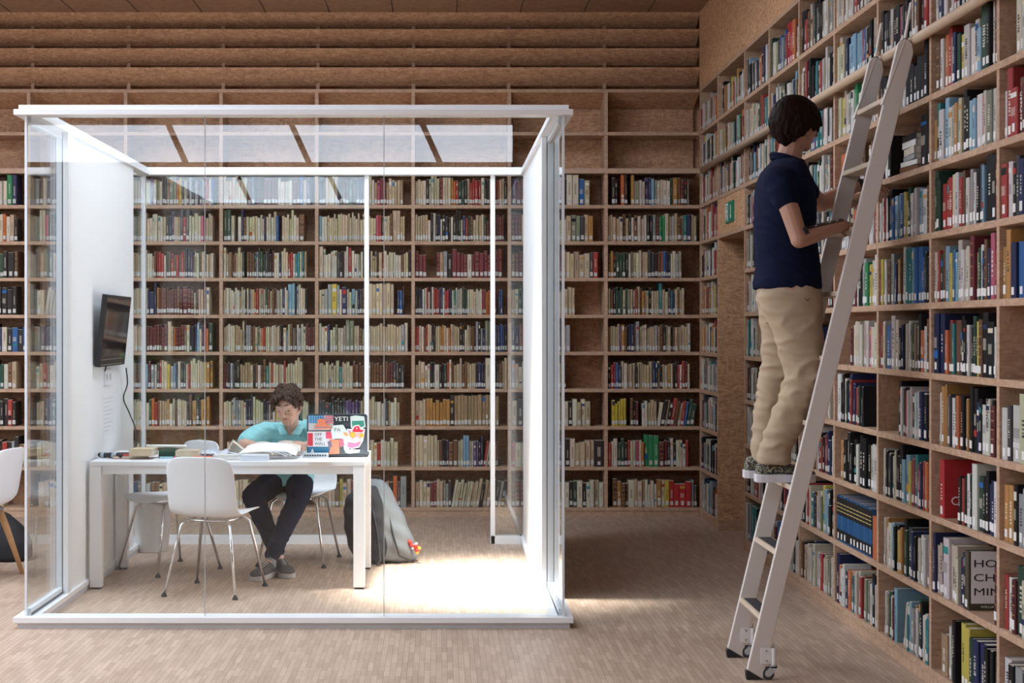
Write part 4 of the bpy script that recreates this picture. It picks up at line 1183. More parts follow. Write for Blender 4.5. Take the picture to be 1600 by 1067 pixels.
def stk(outline, col, nm='sticker', lab=None):
    """outline in units of lid width/height, origin top-left"""
    lay[0] += 1
    yf = -.0042 - .00022 * lay[0]
    mb = MB(); mb.M = Ml @ Matrix.Translation((-LWd / 2, 0, 0))
    mb.prism([(x_ * SW, (1 - y_) * SHt) for x_, y_ in outline], yf, yf + .0002, axis='y', col=col)
    o = mb.build(nm, M_ATTR, lt, color=True)
    if lab: o['label'] = lab
    return o, yf
def R4(x0, y0, x1, y1): return [(x0, y0), (x1, y0), (x1, y1), (x0, y1)]
def circ(cx_, cy_, r, n=16, asp=None):
    asp = asp or SW / SHt
    return [(cx_ + r * math.cos(2 * math.pi * k / n), cy_ + r * asp * math.sin(2 * math.pi * k / n)) for k in range(n)]
def stxt(txt, x, y, size, m, sx=1.0):
    lay[0] += 1
    L = Ml @ Matrix.Translation((-LWd / 2 + x * SW, -.0042 - .00022 * lay[0], (1 - y) * SHt)) @ Matrix.Rotation(math.pi / 2, 4, 'X')
    text_mesh(txt, size, 'sticker_text', m, lt, L, extrude=.00008, sx=sx)
stk(R4(.025, .03, .44, .40), (.62, .60, .60), lab='flag sticker with orange mountain')
stk(R4(.03, .03, .28, .22), (.03, .25, .50))
for r_ in range(4):
    for q in range(6): stk(circ(.05 + q * .04, .055 + r_ * .045, .010, 6), (.45, .65, .75), 'sticker_dot')
for k in range(4): stk(R4(.29, .035 + k * .055, .44, .06 + k * .055), (.62, .12, .16), 'sticker_stripe')
stk([(.12, .30), (.18, .22), (.17, .13), (.25, .10), (.32, .16), (.30, .22), (.42, .31)], (.75, .22, .12))
stk([(.10, .33), (.42, .33), (.40, .37), (.12, .36)], (.70, .25, .18))
stk(R4(.44, .02, .72, .20), (.02, .03, .035)); stxt('YETI', .455, .115, .038, M_TEXTW, 1.12)
stk(R4(.01, .42, .46, .80), (.72, .72, .74), lab='white sticker with black lettering')
stk(R4(.015, .46, .10, .78), (.62, .03, .05))
for k, t_ in enumerate(('OFF', 'THE', 'WALL')): stxt(t_, .125, .50 + k * .115, .0265, M_TEXTK, .95)
stk(R4(.315, .43, .42, .60), (.66, .07, .13))
stk(R4(.02, .81, .40, .95), (.02, .16, .28)); stk([(.05, .97), (.09, .84), (.13, .97)], (.70, .70, .72))
stk([(.44, .27), (.60, .25), (.66, .40), (.72, .42), (.70, .88), (.62, .90), (.58, .60), (.42, .60), (.40, .40)], (.66, .74, .72), lab='pale sticker with grey letters')
stxt('PA', .45, .385, .034, plain('grey print dark', (.12, .14, .15), .6), 1.0)
stk([(.37, .62), (.53, .62), (.54, .97), (.36, .99), (.40, .75)], (.78, .24, .13)); stk([(.34, .68), (.40, .64), (.42, .80), (.36, .84)], (.20, .15, .22))
stk([(.53, .62), (.60, .60), (.62, .76), (.55, .82)], (.52, .14, .20)); stk([(.60, .44), (.68, .46), (.68, .54), (.62, .52)], (.70, .32, .12))
stk([(.72, .05), (.80, .02), (.95, .05), (.975, .30), (.90, .36), (.73, .33)], (.62, .72, .70)); stk([(.745, .16), (.94, .15), (.955, .28), (.88, .33), (.75, .30)], (.04, .26, .19), lab='green badge sticker')
stk(circ(.755, .09, .03), (.60, .66, .66))
stk([(.66, .35), (.74, .36), (.78, .27), (.86, .25), (.90, .33), (.965, .36), (.95, .52), (.93, .66), (.86, .82), (.74, .86), (.67, .82), (.70, .60), (.68, .50)], (.74, .72, .72), lab='fox head sticker with red hat and orange glasses')
stk([(.68, .375), (.735, .40), (.70, .50)], (.50, .30, .42)); stk([(.755, .40), (.79, .30), (.86, .28), (.885, .38), (.95, .38), (.91, .44), (.76, .43)], (.68, .02, .05))
stk(circ(.825, .345, .014, 5), (.8, .7, .7)); stk([(.72, .46), (.92, .46), (.88, .66), (.82, .70), (.74, .64)], (.62, .40, .42))
stk(circ(.755, .50, .050), (.78, .36, .02)); stk(circ(.905, .52, .036), (.78, .36, .02)); stk(circ(.755, .50, .030), (.82, .45, .06))
stk([(.78, .58), (.85, .56), (.88, .64), (.82, .70), (.74, .66)], (.72, .70, .72)); stk([(.68, .69), (.80, .72), (.90, .66), (.86, .78), (.74, .84), (.67, .80)], (.72, .16, .30))
stk([(.64, .88), (.74, .86), (.88, .87), (.87, .94), (.70, .97), (.63, .94)], (.60, .62, .66))

# ------------------------------------------------------------------ backpack with a charm
pb = W(600, 878, 9.95); px_, py_ = pb.x, 9.95
bp_ = empty('backpack', (px_, py_, 0)); tag(bp_, 'grey and black backpack slumped on the floor behind the right table leg', 'backpack')
def PX(px): return (px - VPX) * 9.95 / FPX
def PZ(py): return EYE - (py - VPY) * 9.95 / FPX
b = MB(); rr = []
for (py, xl, xr, dy) in ((878, 560, 648, .08), (870, 553, 654, .13), (850, 548, 650, .15), (825, 543, 640, .15), (800, 541, 629, .14), (778, 544, 617, .12), (762, 556, 609, .09), (753, 570, 602, .06), (748, 580, 598, .03)):
    x0_, x1_ = PX(xl), PX(xr); rr.append((((x0_ + x1_) / 2, py_, max(.004, PZ(py))), ((x1_ - x0_) / 2, 0, 0), (0, dy, 0)))
b.rings(rr, n=32, power=2.4)
def bagfold(p, n): return .006 * noise.noise(Vector((p.x * 9, p.y * 9, p.z * 5))) + .003 * math.sin(p.z * 60 + p.x * 40)
organic(b, 'bag_body', plain('grey canvas', (.17, .19, .20), .85, bump=.3, bscale=500), bp_, origin=(px_, py_, 0), voxel=.012, smooth=5, disp=bagfold)
b = MB(); rr = []
for (py, xl, xr) in ((872, 556, 600), (850, 546, 612), (825, 540, 606), (800, 538, 603), (778, 540, 597), (764, 552, 592), (757, 566, 588)):
    x0_, x1_ = PX(xl), PX(xr); rr.append((((x0_ + x1_) / 2, py_ - .10, PZ(py)), ((x1_ - x0_) / 2, 0, 0), (0, .075, 0)))
b.rings(rr, n=28, power=2.6)
organic(b, 'front_pocket', plain('black canvas', (.018, .022, .028), .8, bump=.3), bp_, origin=(px_, py_, 0), voxel=.012, smooth=4, disp=bagfold)
b = MB(); b.tube([(PX(585), py_ - .19, PZ(792)), (PX(592), py_ - .20, PZ(830)), (PX(596), py_ - .21, PZ(868)), (PX(590), py_ - .23, .012)], .010, 8); b.build('strap', M_BLACK, bp_, smooth=True)
b = MB(); b.tube([(PX(606), py_ - .10, PZ(790)), (PX(615), py_ - .155, PZ(830)), (PX(625), py_ - .165, PZ(862)), (PX(646), py_ - .12, PZ(874))], .006, 8); b.build('zip_line', M_BLACK, bp_, smooth=True)
b = MB(); b.tube([(PX(578), py_, PZ(756)), (PX(580), py_, PZ(744)), (PX(592), py_, PZ(744)), (PX(594), py_, PZ(754))], .007, 8); b.build('carry_loop', M_BLACK, bp_, smooth=True)
cm = empty('toy_charm', (PX(650), py_ - .08, PZ(850))); tag(cm, 'small red and yellow toy charm hanging from the side of the backpack', 'toy')
M_RED = plain('toy red', (.70, .03, .02), .4); M_YEL = plain('toy yellow', (.78, .42, .02), .4)
def ballz(nm, m, l):
    b = MB()
    for (px, py, r_) in l: b.ell((PX(px), py_ - .10, PZ(py)), (r_, r_, r_))
    b.build(nm, m, cm, smooth=True)
ballz('body', M_RED, [(641, 843, .014), (643, 848, .013), (650, 850, .017), (652, 856, .016)])
ballz('tip', M_YEL, [(655, 853, .013), (652, 859, .014)])
ballz('dot', M_TEXTW, [(645, 853, .008), (651, 846, .009), (648, 848, .007)])

# ------------------------------------------------------------------ ladder
LYN, LYF = 6.60, 7.045
def stile_x(z): return 1.35 + .655 * z / 2.72
ld = empty('library_ladder', (1.36, (LYN + LYF) / 2, 0)); tag(ld, 'white wooden library ladder leaning on the rail of the right bookcase', 'ladder')
M_LAD = plain('white painted wood', (.66, .61, .57), .5, spec=.3)
M_STEP = plain('pale wood step', (.62, .50, .38), .5, var=.15, bscale=25)
dirv = Vector((.655, 0, 2.72)).normalized(); perp = Vector((dirv.z, 0, -dirv.x))
for Y in (LYN, LYF):
    L = Vector((1.35, Y, 0)).length
    hw = .037
    length = 2.77 / dirv.z
    ol = []
    pr = [(0.012, -hw), (0.0 + .012, hw)]
    pts2 = [(.035, -hw), (.012, hw), (length - .05, hw), (length - .015, hw * .6), (length, 0), (length - .005, -hw * .7), (length - .03, -hw)]
    org = Vector((1.35, Y, 0))
    b = MB(); o2 = []
    for (s_, t_) in pts2:
        p = dirv * s_ + perp * t_; o2.append((1.35 + p.x, p.z))
    b.prism(o2, Y - .0135, Y + .0135, axis='y'); b.build('stile', M_LAD, ld, bevel=.003)
    b = MB(); q0 = org + dirv * .035 - perp * hw; q1 = org + dirv * .012 + perp * hw
    b.prism([(q0.x, q0.z), (q1.x, q1.z), (q1.x + .004, max(.0, q1.z - .012)), (q1.x - .01, 0), (q0.x - .002, 0), (q0.x - .006, q0.z - .01)], Y - .015, Y + .015, axis='y'); b.build('foot', M_RUBBER, ld)
    # hook over the rail
    h = org + dirv * (length - .30) - perp * (hw + .004); hy = Y - .0
    rail = Vector((XR - .028, Y, 2.772))
    b = MB(); tp = rail + Vector((-.045, 0, .0)); b.bar(h, tp, .030, .008, up=(1, 0, 0)); b.bar(tp, rail + Vector((-.018, 0, .16)), .024, .008, up=(1, 0, 0)); b.build('rail_hook', M_LAD, ld, bevel=.002)
    b = MB(); b.tube([rail + Vector((-.045, -.012, -.012)), rail + Vector((-.045, .02, -.012))], .016, 14); b.build('roller', M_BLACK, ld, smooth=False)
    for q in (.25, .5): 
        pp = h + (tp - h) * q; b = MB(); b.tube([pp + Vector((-.008, 0, 0)), pp + Vector((-.001, 0, 0))], .006, 8); b.build('screw', M_STEEL, ld)
    # swivel caster on its bracket beside the foot
    cx_, cy_ = 1.437, Y - .012
    b = MB(); b.box(1.380, 1.430, Y - .017, Y - .012, .071, .138); b.tube([(cx_, Y - .008, .066), (cx_, Y - .008, .138)], .013, 16); b.build('caster_bracket', plain('white bracket metal', (.78, .77, .76), .4), ld)
    for zz in (.083, .126):
        b = MB(); b.tube([(1.404, Y - .0195, zz), (1.404, Y - .017, zz)], .0045, 8); b.build('bolt', M_STEEL, ld)
    b = MB(); b.tube([(cx_, Y - .002, .138), (cx_, Y - .002, .142), (cx_, Y - .002, .156)], [.008, .0035, .0035], 8); b.build('bolt', M_STEEL, ld)
    fk = MB(); fk.tube([(cx_, Y - .002, .052), (cx_, Y - .002, .066)], .017, 16)
    for q in (-1, 1):
        fk.prism([(cx_ - .034, .020), (cx_ - .036, .036), (cx_ - .016, .058), (cx_ + .014, .058), (cx_ + .006, .040), (cx_ - .014, .018)], Y - .002 + q * .0145, Y - .002 + q * .0170, axis='y')
    fk.box(cx_ - .016, cx_ + .014, Y - .019, Y + .015, .052, .058)
    fk.build('caster_fork', plain('grey zinc', (.50, .51, .53), .35), ld)
    wx, wy = cx_ - .024, Y - .002
    b = MB(); b.tube([(wx, wy - .0115, .0275), (wx, wy - .009, .0275), (wx, wy + .009, .0275), (wx, wy + .0115, .0275)], [.024, .0275, .0275, .024], 28); w_ = b.build('caster_wheel', plain('dark grey wheel', (.05, .05, .06), .5), ld)
    b = MB(); b.tube([(wx, wy - .0125, .0275), (wx, wy + .0125, .0275)], .015, 18); b.build('wheel_hub', plain('grey hub', (.45, .46, .48), .4), w_)
for k in range(9):
    z = .277 + .281 * k; x = stile_x(z)
    b = MB(); b.box(x - .040, x + .040, LYN + .0135, LYF - .0135, z - .022, z); s_ = b.build('step', M_STEP, ld, bevel=.003)
    b = MB(); b.box(x - .026, x + .032, LYN + .03, LYF - .03, z, z + .0015); b.build('grip_strip', M_RUBBER, s_)
STEP3 = .277 + .281 * 2
# ------------------------------------------------------------------ people
def head_shapes(mb, M, s=1.0):
    S = M @ Matrix.Scale(s, 4)
    mb.M = S
    mb.ell((0, .010, .030), (.073, .092, .084))
    mb.ell((0, -.030, .010), (.067, .062, .078))
    mb.ell((0, -.040, -.040), (.052, .050, .052))
    mb.ell((0, -.064, -.084), (.022, .022, .019))            # chin
    mb.cap((-.050, .0, -.045), .020, (-.018, -.060, -.084), .018)   # jaw
    mb.cap((.050, .0, -.045), .020, (.018, -.060, -.084), .018)
    mb.ell((-.034, -.068, -.020), (.022, .018, .024)); mb.ell((.034, -.068, -.020), (.022, .018, .024))   # cheeks
    mb.cap((0, -.088, .022), .0080, (0, -.112, -.018), .0090)       # nose bridge
    mb.ell((0, -.112, -.021), (.0110, .011, .0095)); mb.ell((-.011, -.101, -.025), (.0080, .010, .0075)); mb.ell((.011, -.101, -.025), (.0080, .010, .0075))
    mb.cap((-.046, -.070, .030), .009, (-.012, -.086, .030), .009); mb.cap((.046, -.070, .030), .009, (.012, -.086, .030), .009)   # brow ridge
    mb.ell((-.030, -.074, .008), (.0135, .0125, .0105)); mb.ell((.030, -.074, .008), (.0135, .0125, .0105))       # closed or lowered lids
    mb.ell((0, -.0835, -.048), (.022, .0085, .0050)); mb.ell((0, -.0825, -.057), (.019, .0085, .0055))               # lips
    for q in (-1, 1):
        R = Matrix.Rotation(q * .35, 3, 'Z') @ Matrix.Rotation(-.15, 3, 'X')
        mb.ell((q * .075, .012, -.004), (.0075, .019, .031), R); mb.ell((q * .074, .006, -.028), (.006, .010, .013), R)
    mb.M = None

def face_details(par, M, s, col_brow, down=True):
    S = M @ Matrix.Scale(s, 4)
    for q in (-1, 1):
        b = MB(); b.M = S
        pts = [(q * (.012 + .009 * k), -.0935 + .0052 * k * k * .42 + .001 * k, .0375 + .0010 * (2 - abs(k - 2)) - .0008 * k) for k in range(5)]
        b.tube(pts, [.0014, .0026, .0028, .0022, .0010], 8); b.build('eyebrow', col_brow, par, smooth=True)
        b = MB(); b.M = S
        pts = [(q * (.0185 + .0058 * k), -.0865 + .0030 * abs(k - 1.6) ** 1.6, .0005 + .0012 * abs(k - 2)) for k in range(5)]
        b.tube(pts, [.0010, .0020, .0022, .0020, .0010], 6); b.build('eyelash', plain('dark lashes', (.05, .03, .02), .7), par, smooth=True)

def hand_shapes(mb, wrist, d, nrm, side, s=1.0, curl=(.35, .5, .4), spread=.10, thumb_out=.7):
    """wrist: point, d: direction of the fingers, nrm: out of the back of the hand, side: +1 thumb on the (d x nrm) side"""
    d = Vector(d).normalized(); nrm = Vector(nrm); nrm = (nrm - nrm.dot(d) * d).normalized(); lat = d.cross(nrm).normalized() * side
    w = Vector(wrist)
    R = Matrix((lat, d, nrm)).transposed()
    mb.ell(w + d * .048 * s, (.039 * s, .052 * s, .0145 * s), R)
    mb.cap(w - d * .01, .024 * s, w + d * .03 * s, .021 * s)
    for k, (ln, off) in enumerate(((.076, .0285), (.085, .0098), (.079, -.0092), (.062, -.0275))):
        p = w + d * (.082 - abs(k - 1) * .004) * s + lat * off * s
        f = (d + lat * spread * (1.2 - k * .85)).normalized(); n_ = nrm.copy(); r = (.0085, .0087, .0083, .0074)[k] * s
        mb.cap(p - f * .03 * s, r * 1.05, p, r * 1.08)
        ax = f.cross(n_).normalized(); tot = 0
        for j, frac in enumerate((.44, .31, .25)):
            a = curl[j] * (1 + .12 * k)
            f = (Quaternion(ax, -a) @ f).normalized()
            q = p + f * ln * frac * s
            mb.cap(p, r * (1 - .07 * j), q, r * (.94 - .09 * j)); p = q
    t0 = w + d * .018 * s + lat * .022 * s - nrm * .004
    f = (d * .75 + lat * thumb_out - nrm * .30).normalized()
    t1 = t0 + f * .040 * s; f2 = (d * .95 + lat * (thumb_out * .45) - nrm * .30).normalized(); t2 = t1 + f2 * .030 * s; t3 = t2 + (f2 * .9 - nrm * .15).normalized() * .024 * s
    mb.cap(t0, .0145 * s, t1, .0110 * s); mb.cap(t1, .0108 * s, t2, .0095 * s); mb.cap(t2, .0095 * s, t3, .0078 * s)

def hair_mesh(M, s, allow, tang, n, r0, r1, ln, seed, base, off=.004, jitter=.35, puff=(-.2, .45)):
    random.seed(seed)
    b = MB(); b.M = M @ Matrix.Scale(s, 4)
    for e in base: b.ell(*e)
    c0 = Vector((0, .010, .030)); rad = Vector((.073, .092, .084)); m = 0
    tries = 0
    while m < n and tries < n * 40:
        tries += 1
        v = Vector((random.gauss(0, 1), random.gauss(0, 1), random.gauss(0, 1))).normalized()
        p = Vector((c0.x + v.x * (rad.x + off), c0.y + v.y * (rad.y + off), c0.z + v.z * (rad.z + off)))
        if not allow(p): continue
        t = tang(p, v) + Vector([random.uniform(-jitter, jitter) for _ in range(3)])
        t = (t - t.dot(v) * v * .8).normalized()
        L = ln * random.uniform(.6, 1.2)
        bend = (t + v * random.uniform(*puff)).normalized()
        q1 = p + t * L * .5 + v * .004; q2 = q1 + bend * L * .5 - v * .006
        b.cap(p, r0, q1, (r0 + r1) / 2, 8); b.cap(q1, (r0 + r1) / 2, q2, r1, 8); m += 1
    return b

def shoe(par, heel, d, L, m_up, m_sole, m_lace, h=.085, pitch=0.0, roll=0.0, sole_h=.026, w=.046, nm='shoe'):
    d = Vector(d).normalized(); ang_ = math.atan2(d.y, d.x)
    M = Matrix.Translation(Vector(heel)) @ Matrix.Rotation(ang_, 4, 'Z') @ Matrix.Rotation(pitch, 4, 'Y') @ Matrix.Rotation(roll, 4, 'X')
    P = [(0, .55, .050), (.05, .72, .078), (.16, .80, h), (.30, .80, h * .98), (.42, .84, h * .82), (.56, .95, h * .64), (.70, 1.05, .052), (.84, 1.02, .044), (.93, .82, .036), (.985, .45, .028), (1.0, .2, .024)]
    b = MB(); b.M = M; rr = []
    for (u, ww, hh) in P: rr.append(((u * L, 0, sole_h * .5 + hh * .5), (0, w * ww, 0), (0, 0, hh * .5)))
    b.rings(rr, n=24, power=2.5)
    o = organic(b, nm, m_up, par, origin=par.location, voxel=.0045, smooth=5)
    outl = []
    for (u, ww, _) in P: outl.append((u * L - (.006 if u == 0 else 0), -w * ww * 1.10))
    for (u, ww, _) in P[::-1]: outl.append((u * L - (.006 if u == 0 else 0), w * ww * 1.10))
    b = MB(); b.M = M; b.prism(outl, 0, sole_h, axis='z'); b.build('sole', m_sole, o, origin=par.location, bevel=.003)
    b = MB(); b.M = M
    for k in range(4):
        u = .36 + .07 * k; zt = sole_h * .5 + (h * (.92 - .085 * k * 1.05)) + .001
        b.tube([(u * L, -w * .45, zt - .010), (u * L, 0, zt + .002), (u * L, w * .45, zt - .010)], .0026, 6)
    b.build('laces', m_lace, o, origin=par.location, smooth=True)
    return o

def skin_col(Mh, s, base, lip, blush):
    inv = (Mh @ Matrix.Scale(s, 4)).inverted()
    def f(p):
        q = inv @ p
        c = Vector(base)
        d_ = ((q.x / .024) ** 2 + ((q.z + .0525) / .0085) ** 2)
        if q.y < -.07 and d_ < 1.3: c = c.lerp(Vector(lip), max(0, min(1, 1.5 - d_)))
        if q.y < -.03:
            for sx in (-1, 1):
                dd = ((q.x - sx * .04) / .022) ** 2 + ((q.z + .022) / .02) ** 2
                if dd < 1: c = c.lerp(Vector(blush), .25 * (1 - dd))
        if abs(q.x) > .066 and abs(q.z) < .06: c = c.lerp(Vector(blush), .4)
        return tuple(c)
    return f
M_SKIN = attr_mat('skin', rough=.5, sss=.25, bump=.06, bscale=400)

# ---- the young man on the ladder
ps = empty('person', (1.55, 6.82, STEP3)); ps.name = 'person_origin'
bpy.data.objects.remove(ps)
O1 = Vector((1.50, 6.82, STEP3))
Mh1 = Matrix.Translation(W(1243, 196, 6.80)) @ Matrix.Rotation(math.radians(113), 4, 'Z') @ Matrix.Rotation(math.radians(9), 4, 'X')
b = MB()
head_shapes(b, Mh1, 1.03)
def P1(px, py, Y): return W(px, py, Y)
nb = P1(1229, 262, 6.82)
b.chain([P1(1240, 205, 6.80), P1(1236, 232, 6.81), nb], [.055, .054, .062])
# trunk (under the shirt)
def trunk(rows, Y, n=28):
    mb = MB(); rr = []
    for (py, xl, xr, w_) in rows:
        a = P1(xl, py, Y); c = P1(xr, py, Y)
        rr.append(((a + c) / 2, ((c - a).length / 2, 0, 0) if False else Vector(((c.x - a.x) / 2, 0, 0)), Vector((0, w_, 0))))
    mb.rings(rr, n=n, power=2.2); return mb
rowsB = [(470, 1196, 1266, .14), (430, 1194, 1264, .14), (380, 1194, 1258, .14), (330, 1194, 1258, .155), (295, 1198, 1254, .16), (275, 1206, 1250, .13), (262, 1214, 1246, .09)]
t_ = trunk(rowsB, 6.82); b.add(t_.v, t_.f)
sR, eR, wR = P1(1220, 284, 6.63), P1(1249, 374, 6.57), P1(1316, 352, 6.67)
sL, eL, wL = P1(1245, 286, 7.00), P1(1283, 318, 7.10), P1(1347, 287, 7.17)
b.chain([sR + Vector((0, .03, -.01)), sR.lerp(eR, .5), eR], [.044, .043, .038]); b.chain([eR, eR.lerp(wR, .35), wR], [.039, .038, .0265])
b.chain([sL + Vector((0, -.03, -.01)), sL.lerp(eL, .5), eL], [.044, .043, .040]); b.chain([eL, eL.lerp(wL, .35), wL], [.040, .039, .0265])
hand_shapes(b, wR, (.74, .50, -.02), (0, .05, 1), -1, .98, (.30, .55, .45), .12)
hand_shapes(b, wL, (.93, .12, -.06), (.05, -.15, 1), 1, .98, (.18, .35, .30), .10)
hR, kR, aR = P1(1234, 452, 6.73), P1(1258, 583, 6.70), P1(1208, 706, 6.73)
hL, kL, aL = P1(1222, 452, 6.91), P1(1216, 578, 6.93), P1(1194, 704, 6.92)
for (h_, k_, a_) in ((hR, kR, aR), (hL, kL, aL)): b.chain([h_, k_, a_], [.075, .055, .040])
tk = STEP3 + .002
ftR, ftL = Vector((1.392, 6.735, tk)), Vector((1.378, 6.925, tk))
b.cap(aR, .036, ftR + Vector((.06, 0, .06)), .030); b.cap(aL, .036, ftL + Vector((.06, 0, .06)), .030)
b.cap(ftR + Vector((.06, 0, .045)), .026, ftR + Vector((.19, 0, .035)), .022); b.cap(ftL + Vector((.06, 0, .045)), .026, ftL + Vector((.19, 0, .035)), .022)
man = organic(b, 'person', M_SKIN, origin=O1, voxel=.0042, smooth=4, colf=skin_col(Mh1, 1.03, (.43, .235, .16), (.36, .13, .11), (.45, .18, .13)))
tag(man, 'person in navy polo shirt and beige trousers standing on the ladder reaching for a book', 'person')
M_HAIR1 = plain('dark brown hair', (.014, .0065, .0045), .6, bump=.4, bscale=140, var=.3, spec=.08)
def allow1(p):
    if p.y < -.030 and p.z < .062: return False
    if p.y < .010 and p.z < .022: return False
    if p.z < -.042: return False
    if p.y < .045 and p.z < -.018: return False
    return True
def tang1(p, v): return Vector((0, -.55 if p.z > .05 else .1, -.9))
hb = hair_mesh(Mh1, 1.03, allow1, tang1, 900, .0115, .0060, .085, 5, [((0, .012, .044), (.085, .100, .085)), ((0, .045, -.010), (.070, .064, .068)), ((.062, .020, .010), (.024, .045, .05)), ((-.062, .020, .010), (.024, .045, .05))], off=.008, jitter=.07, puff=(-.75, -.25))
organic(hb, 'hair', M_HAIR1, man, voxel=.0036, smooth=5)
face_details(man, Mh1, 1.03, M_HAIR1)
def crease(amp, k=1.0):
    def f(p, n):
        v = noise.noise(Vector((p.x * 7 * k, p.y * 7 * k, p.z * 13 * k)))
        r = 1 - abs(noise.noise(Vector((p.x * 10 * k + 5, p.y * 10 * k, p.z * 24 * k + p.x * 14)))) * 2.4
        return amp * (.7 * v + .8 * max(0, r) - .25)
    return f
M_NAVY = plain('navy pique cotton', (.006, .009, .030), .9, spec=.12, bump=.5, bscale=900)
rowsS = [(452, 1179, 1282, .165), (444, 1178, 1281, .17), (425, 1181, 1280, .168), (400, 1181, 1277, .166), (370, 1179, 1273, .175), (340, 1179, 1273, .185), (310, 1180, 1271, .195), (288, 1184, 1267, .20), (270, 1191, 1262, .185), (258, 1200, 1257, .145), (250, 1209, 1253, .09)]
s_ = trunk(rowsS, 6.82); sb = MB(); sb.add(s_.v, s_.f)
sl = P1(1229, 314, 6.615); sb.chain([sR + Vector((.0, .035, .006)), sR.lerp(sl, .5), sl - (sl - sR).normalized() * .02], [.072, .068, .064])
sb.rings([(sl - (sl - sR).normalized() * .05, Vector((.061, 0, .022)), Vector((0, .055, 0))), (sl, Vector((.058, 0, .021)), Vector((0, .054, 0)))], n=24)
sl2 = sL.lerp(eL, .42); sb.chain([sL + Vector((0, -.03, .0)), sL.lerp(sl2, .5), sl2], [.068, .064, .058])
shirt = organic(sb, 'polo_shirt', M_NAVY, man, voxel=.0085, smooth=5, disp=crease(.0055, .9))
b = MB()
cl_ = [(P1(1207 + 46 * (1 - math.cos(a)) / 2, 246 + 14 * (1 - math.cos(a)) / 2 , 6.82) + Vector((0, .068 * math.sin(a), 0))) for a in [2 * math.pi * k / 24 for k in range(24)]]
b.tube(cl_, .011, 8, closed=True)
b.tube([p + Vector((-.004, 0, .014)) for p in cl_], .010, 8, closed=True)
b.build('collar', M_NAVY, man, smooth=True)
M_KHAKI = plain('beige cotton', (.44, .335, .225), .85, bump=.4, bscale=700, var=.06)
tb_ = MB()
rowsT = [(505, 1197, 1283, .15), (490, 1190, 1284, .165), (470, 1184, 1283, .168), (448, 1183, 1281, .160), (436, 1185, 1278, .150)]
t_ = trunk(rowsT, 6.82); tb_.add(t_.v, t_.f)
def leg_cloth(mb, pts):      # (centre px, py, Y, half width px, half width depth)
    rr = []
    for (px, py, Y, hw, hd) in pts:
        rr.append((P1(px, py, Y), Vector((hw * Y / FPX, 0, 0)), Vector((0, hd, 0))))
    mb.rings(rr, n=28, power=2.2)
leg_cloth(tb_, [(1232, 455, 6.735, 46, .085), (1236, 480, 6.735, 46, .09), (1243, 510, 6.73, 40, .088), (1250, 540, 6.72, 36, .082), (1256, 565, 6.71, 33, .076), (1258, 588, 6.70, 31, .072), (1250, 615, 6.71, 30, .070), (1238, 640, 6.72, 29, .068), (1226, 665, 6.73, 28, .066), (1216, 690, 6.735, 25, .062), (1211, 706, 6.735, 25, .062), (1210, 716, 6.735, 26, .062), (1210, 724, 6.735, 26, .060)])
leg_cloth(tb_, [(1222, 455, 6.905, 38, .085), (1222, 490, 6.905, 36, .09), (1221, 520, 6.91, 32, .085), (1219, 550, 6.92, 29, .078), (1216, 578, 6.93, 27, .072), (1211, 605, 6.93, 26, .070), (1206, 635, 6.93, 26, .068), (1200, 665, 6.925, 24, .064), (1195, 690, 6.92, 21, .060), (1194, 710, 6.92, 20, .058), (1194, 720, 6.92, 21, .058)])
def khaki_fold(p, n):
    z = p.z
    k = .0055 + .005 * math.exp(-((z - 1.30) / .14) ** 2) + .0045 * math.exp(-((z - 1.02) / .10) ** 2)
    r = 1 - abs(noise.noise(Vector((p.x * 9 + z * 5, p.y * 6, z * 17)))) * 2.6
    v = noise.noise(Vector((p.x * 6, p.y * 6, z * 6)))
    return k * (max(0, r) * 1.2 + .7 * v - .3)
tr_ = organic(tb_, 'trousers', M_KHAKI, man, voxel=.0075, smooth=4, disp=khaki_fold)
b = MB(); b.tube([P1(1254, 462, 6.652), P1(1262, 470, 6.650), P1(1268, 462, 6.665), P1(1275, 455, 6.70)], .003, 6); b.build('pocket_seam', plain('dark seam', (.16, .12, .08), .8), tr_, origin=man.location, smooth=True)
def floral(name):
    m, nt, bs = new_mat(name); N, L = nt.nodes.new, nt.links.new
    tc = N('ShaderNodeTexCoord'); mp = N('ShaderNodeMapping'); mp.inputs['Scale'].default_value = (55, 55, 120); mp.inputs['Rotation'].default_value = (.5, .6, .8); L(tc.outputs['Object'], mp.inputs['Vector'])
    v = N('ShaderNodeTexNoise'); v.inputs['Scale'].default_value = 1.0; v.inputs['Distortion'].default_value = 1.6; L(mp.outputs['Vector'], v.inputs['Vector'])
    r = N('ShaderNodeValToRGB'); e = r.color_ramp.elements; r.color_ramp.interpolation = 'CONSTANT'
    e[0].color = (.012, .012, .014, 1); e[1].position = .70; e[1].color = (.55, .30, .08, 1)
    x = e.new(.53); x.color = (.42, .42, .32, 1); x = e.new(.60); x.color = (.15, .18, .05, 1); x = e.new(.64); x.color = (.012, .012, .014, 1)
    L(v.outputs['Fac'], r.inputs['Fac']); L(r.outputs['Color'], bs.inputs['Base Color']); bs.inputs['Roughness'].default_value = .7
    return m
M_FLOR = floral('black floral canvas'); M_SOLE = plain('white rubber sole', (.62, .62, .66), .5)
shoe(man, ftR, (1, .03, 0), .262, M_FLOR, M_SOLE, M_BLACK, h=.078, sole_h=.036, w=.047)
shoe(man, ftL, (1, -.03, 0), .262, M_FLOR, M_SOLE, M_BLACK, h=.078, sole_h=.036, w=.047)
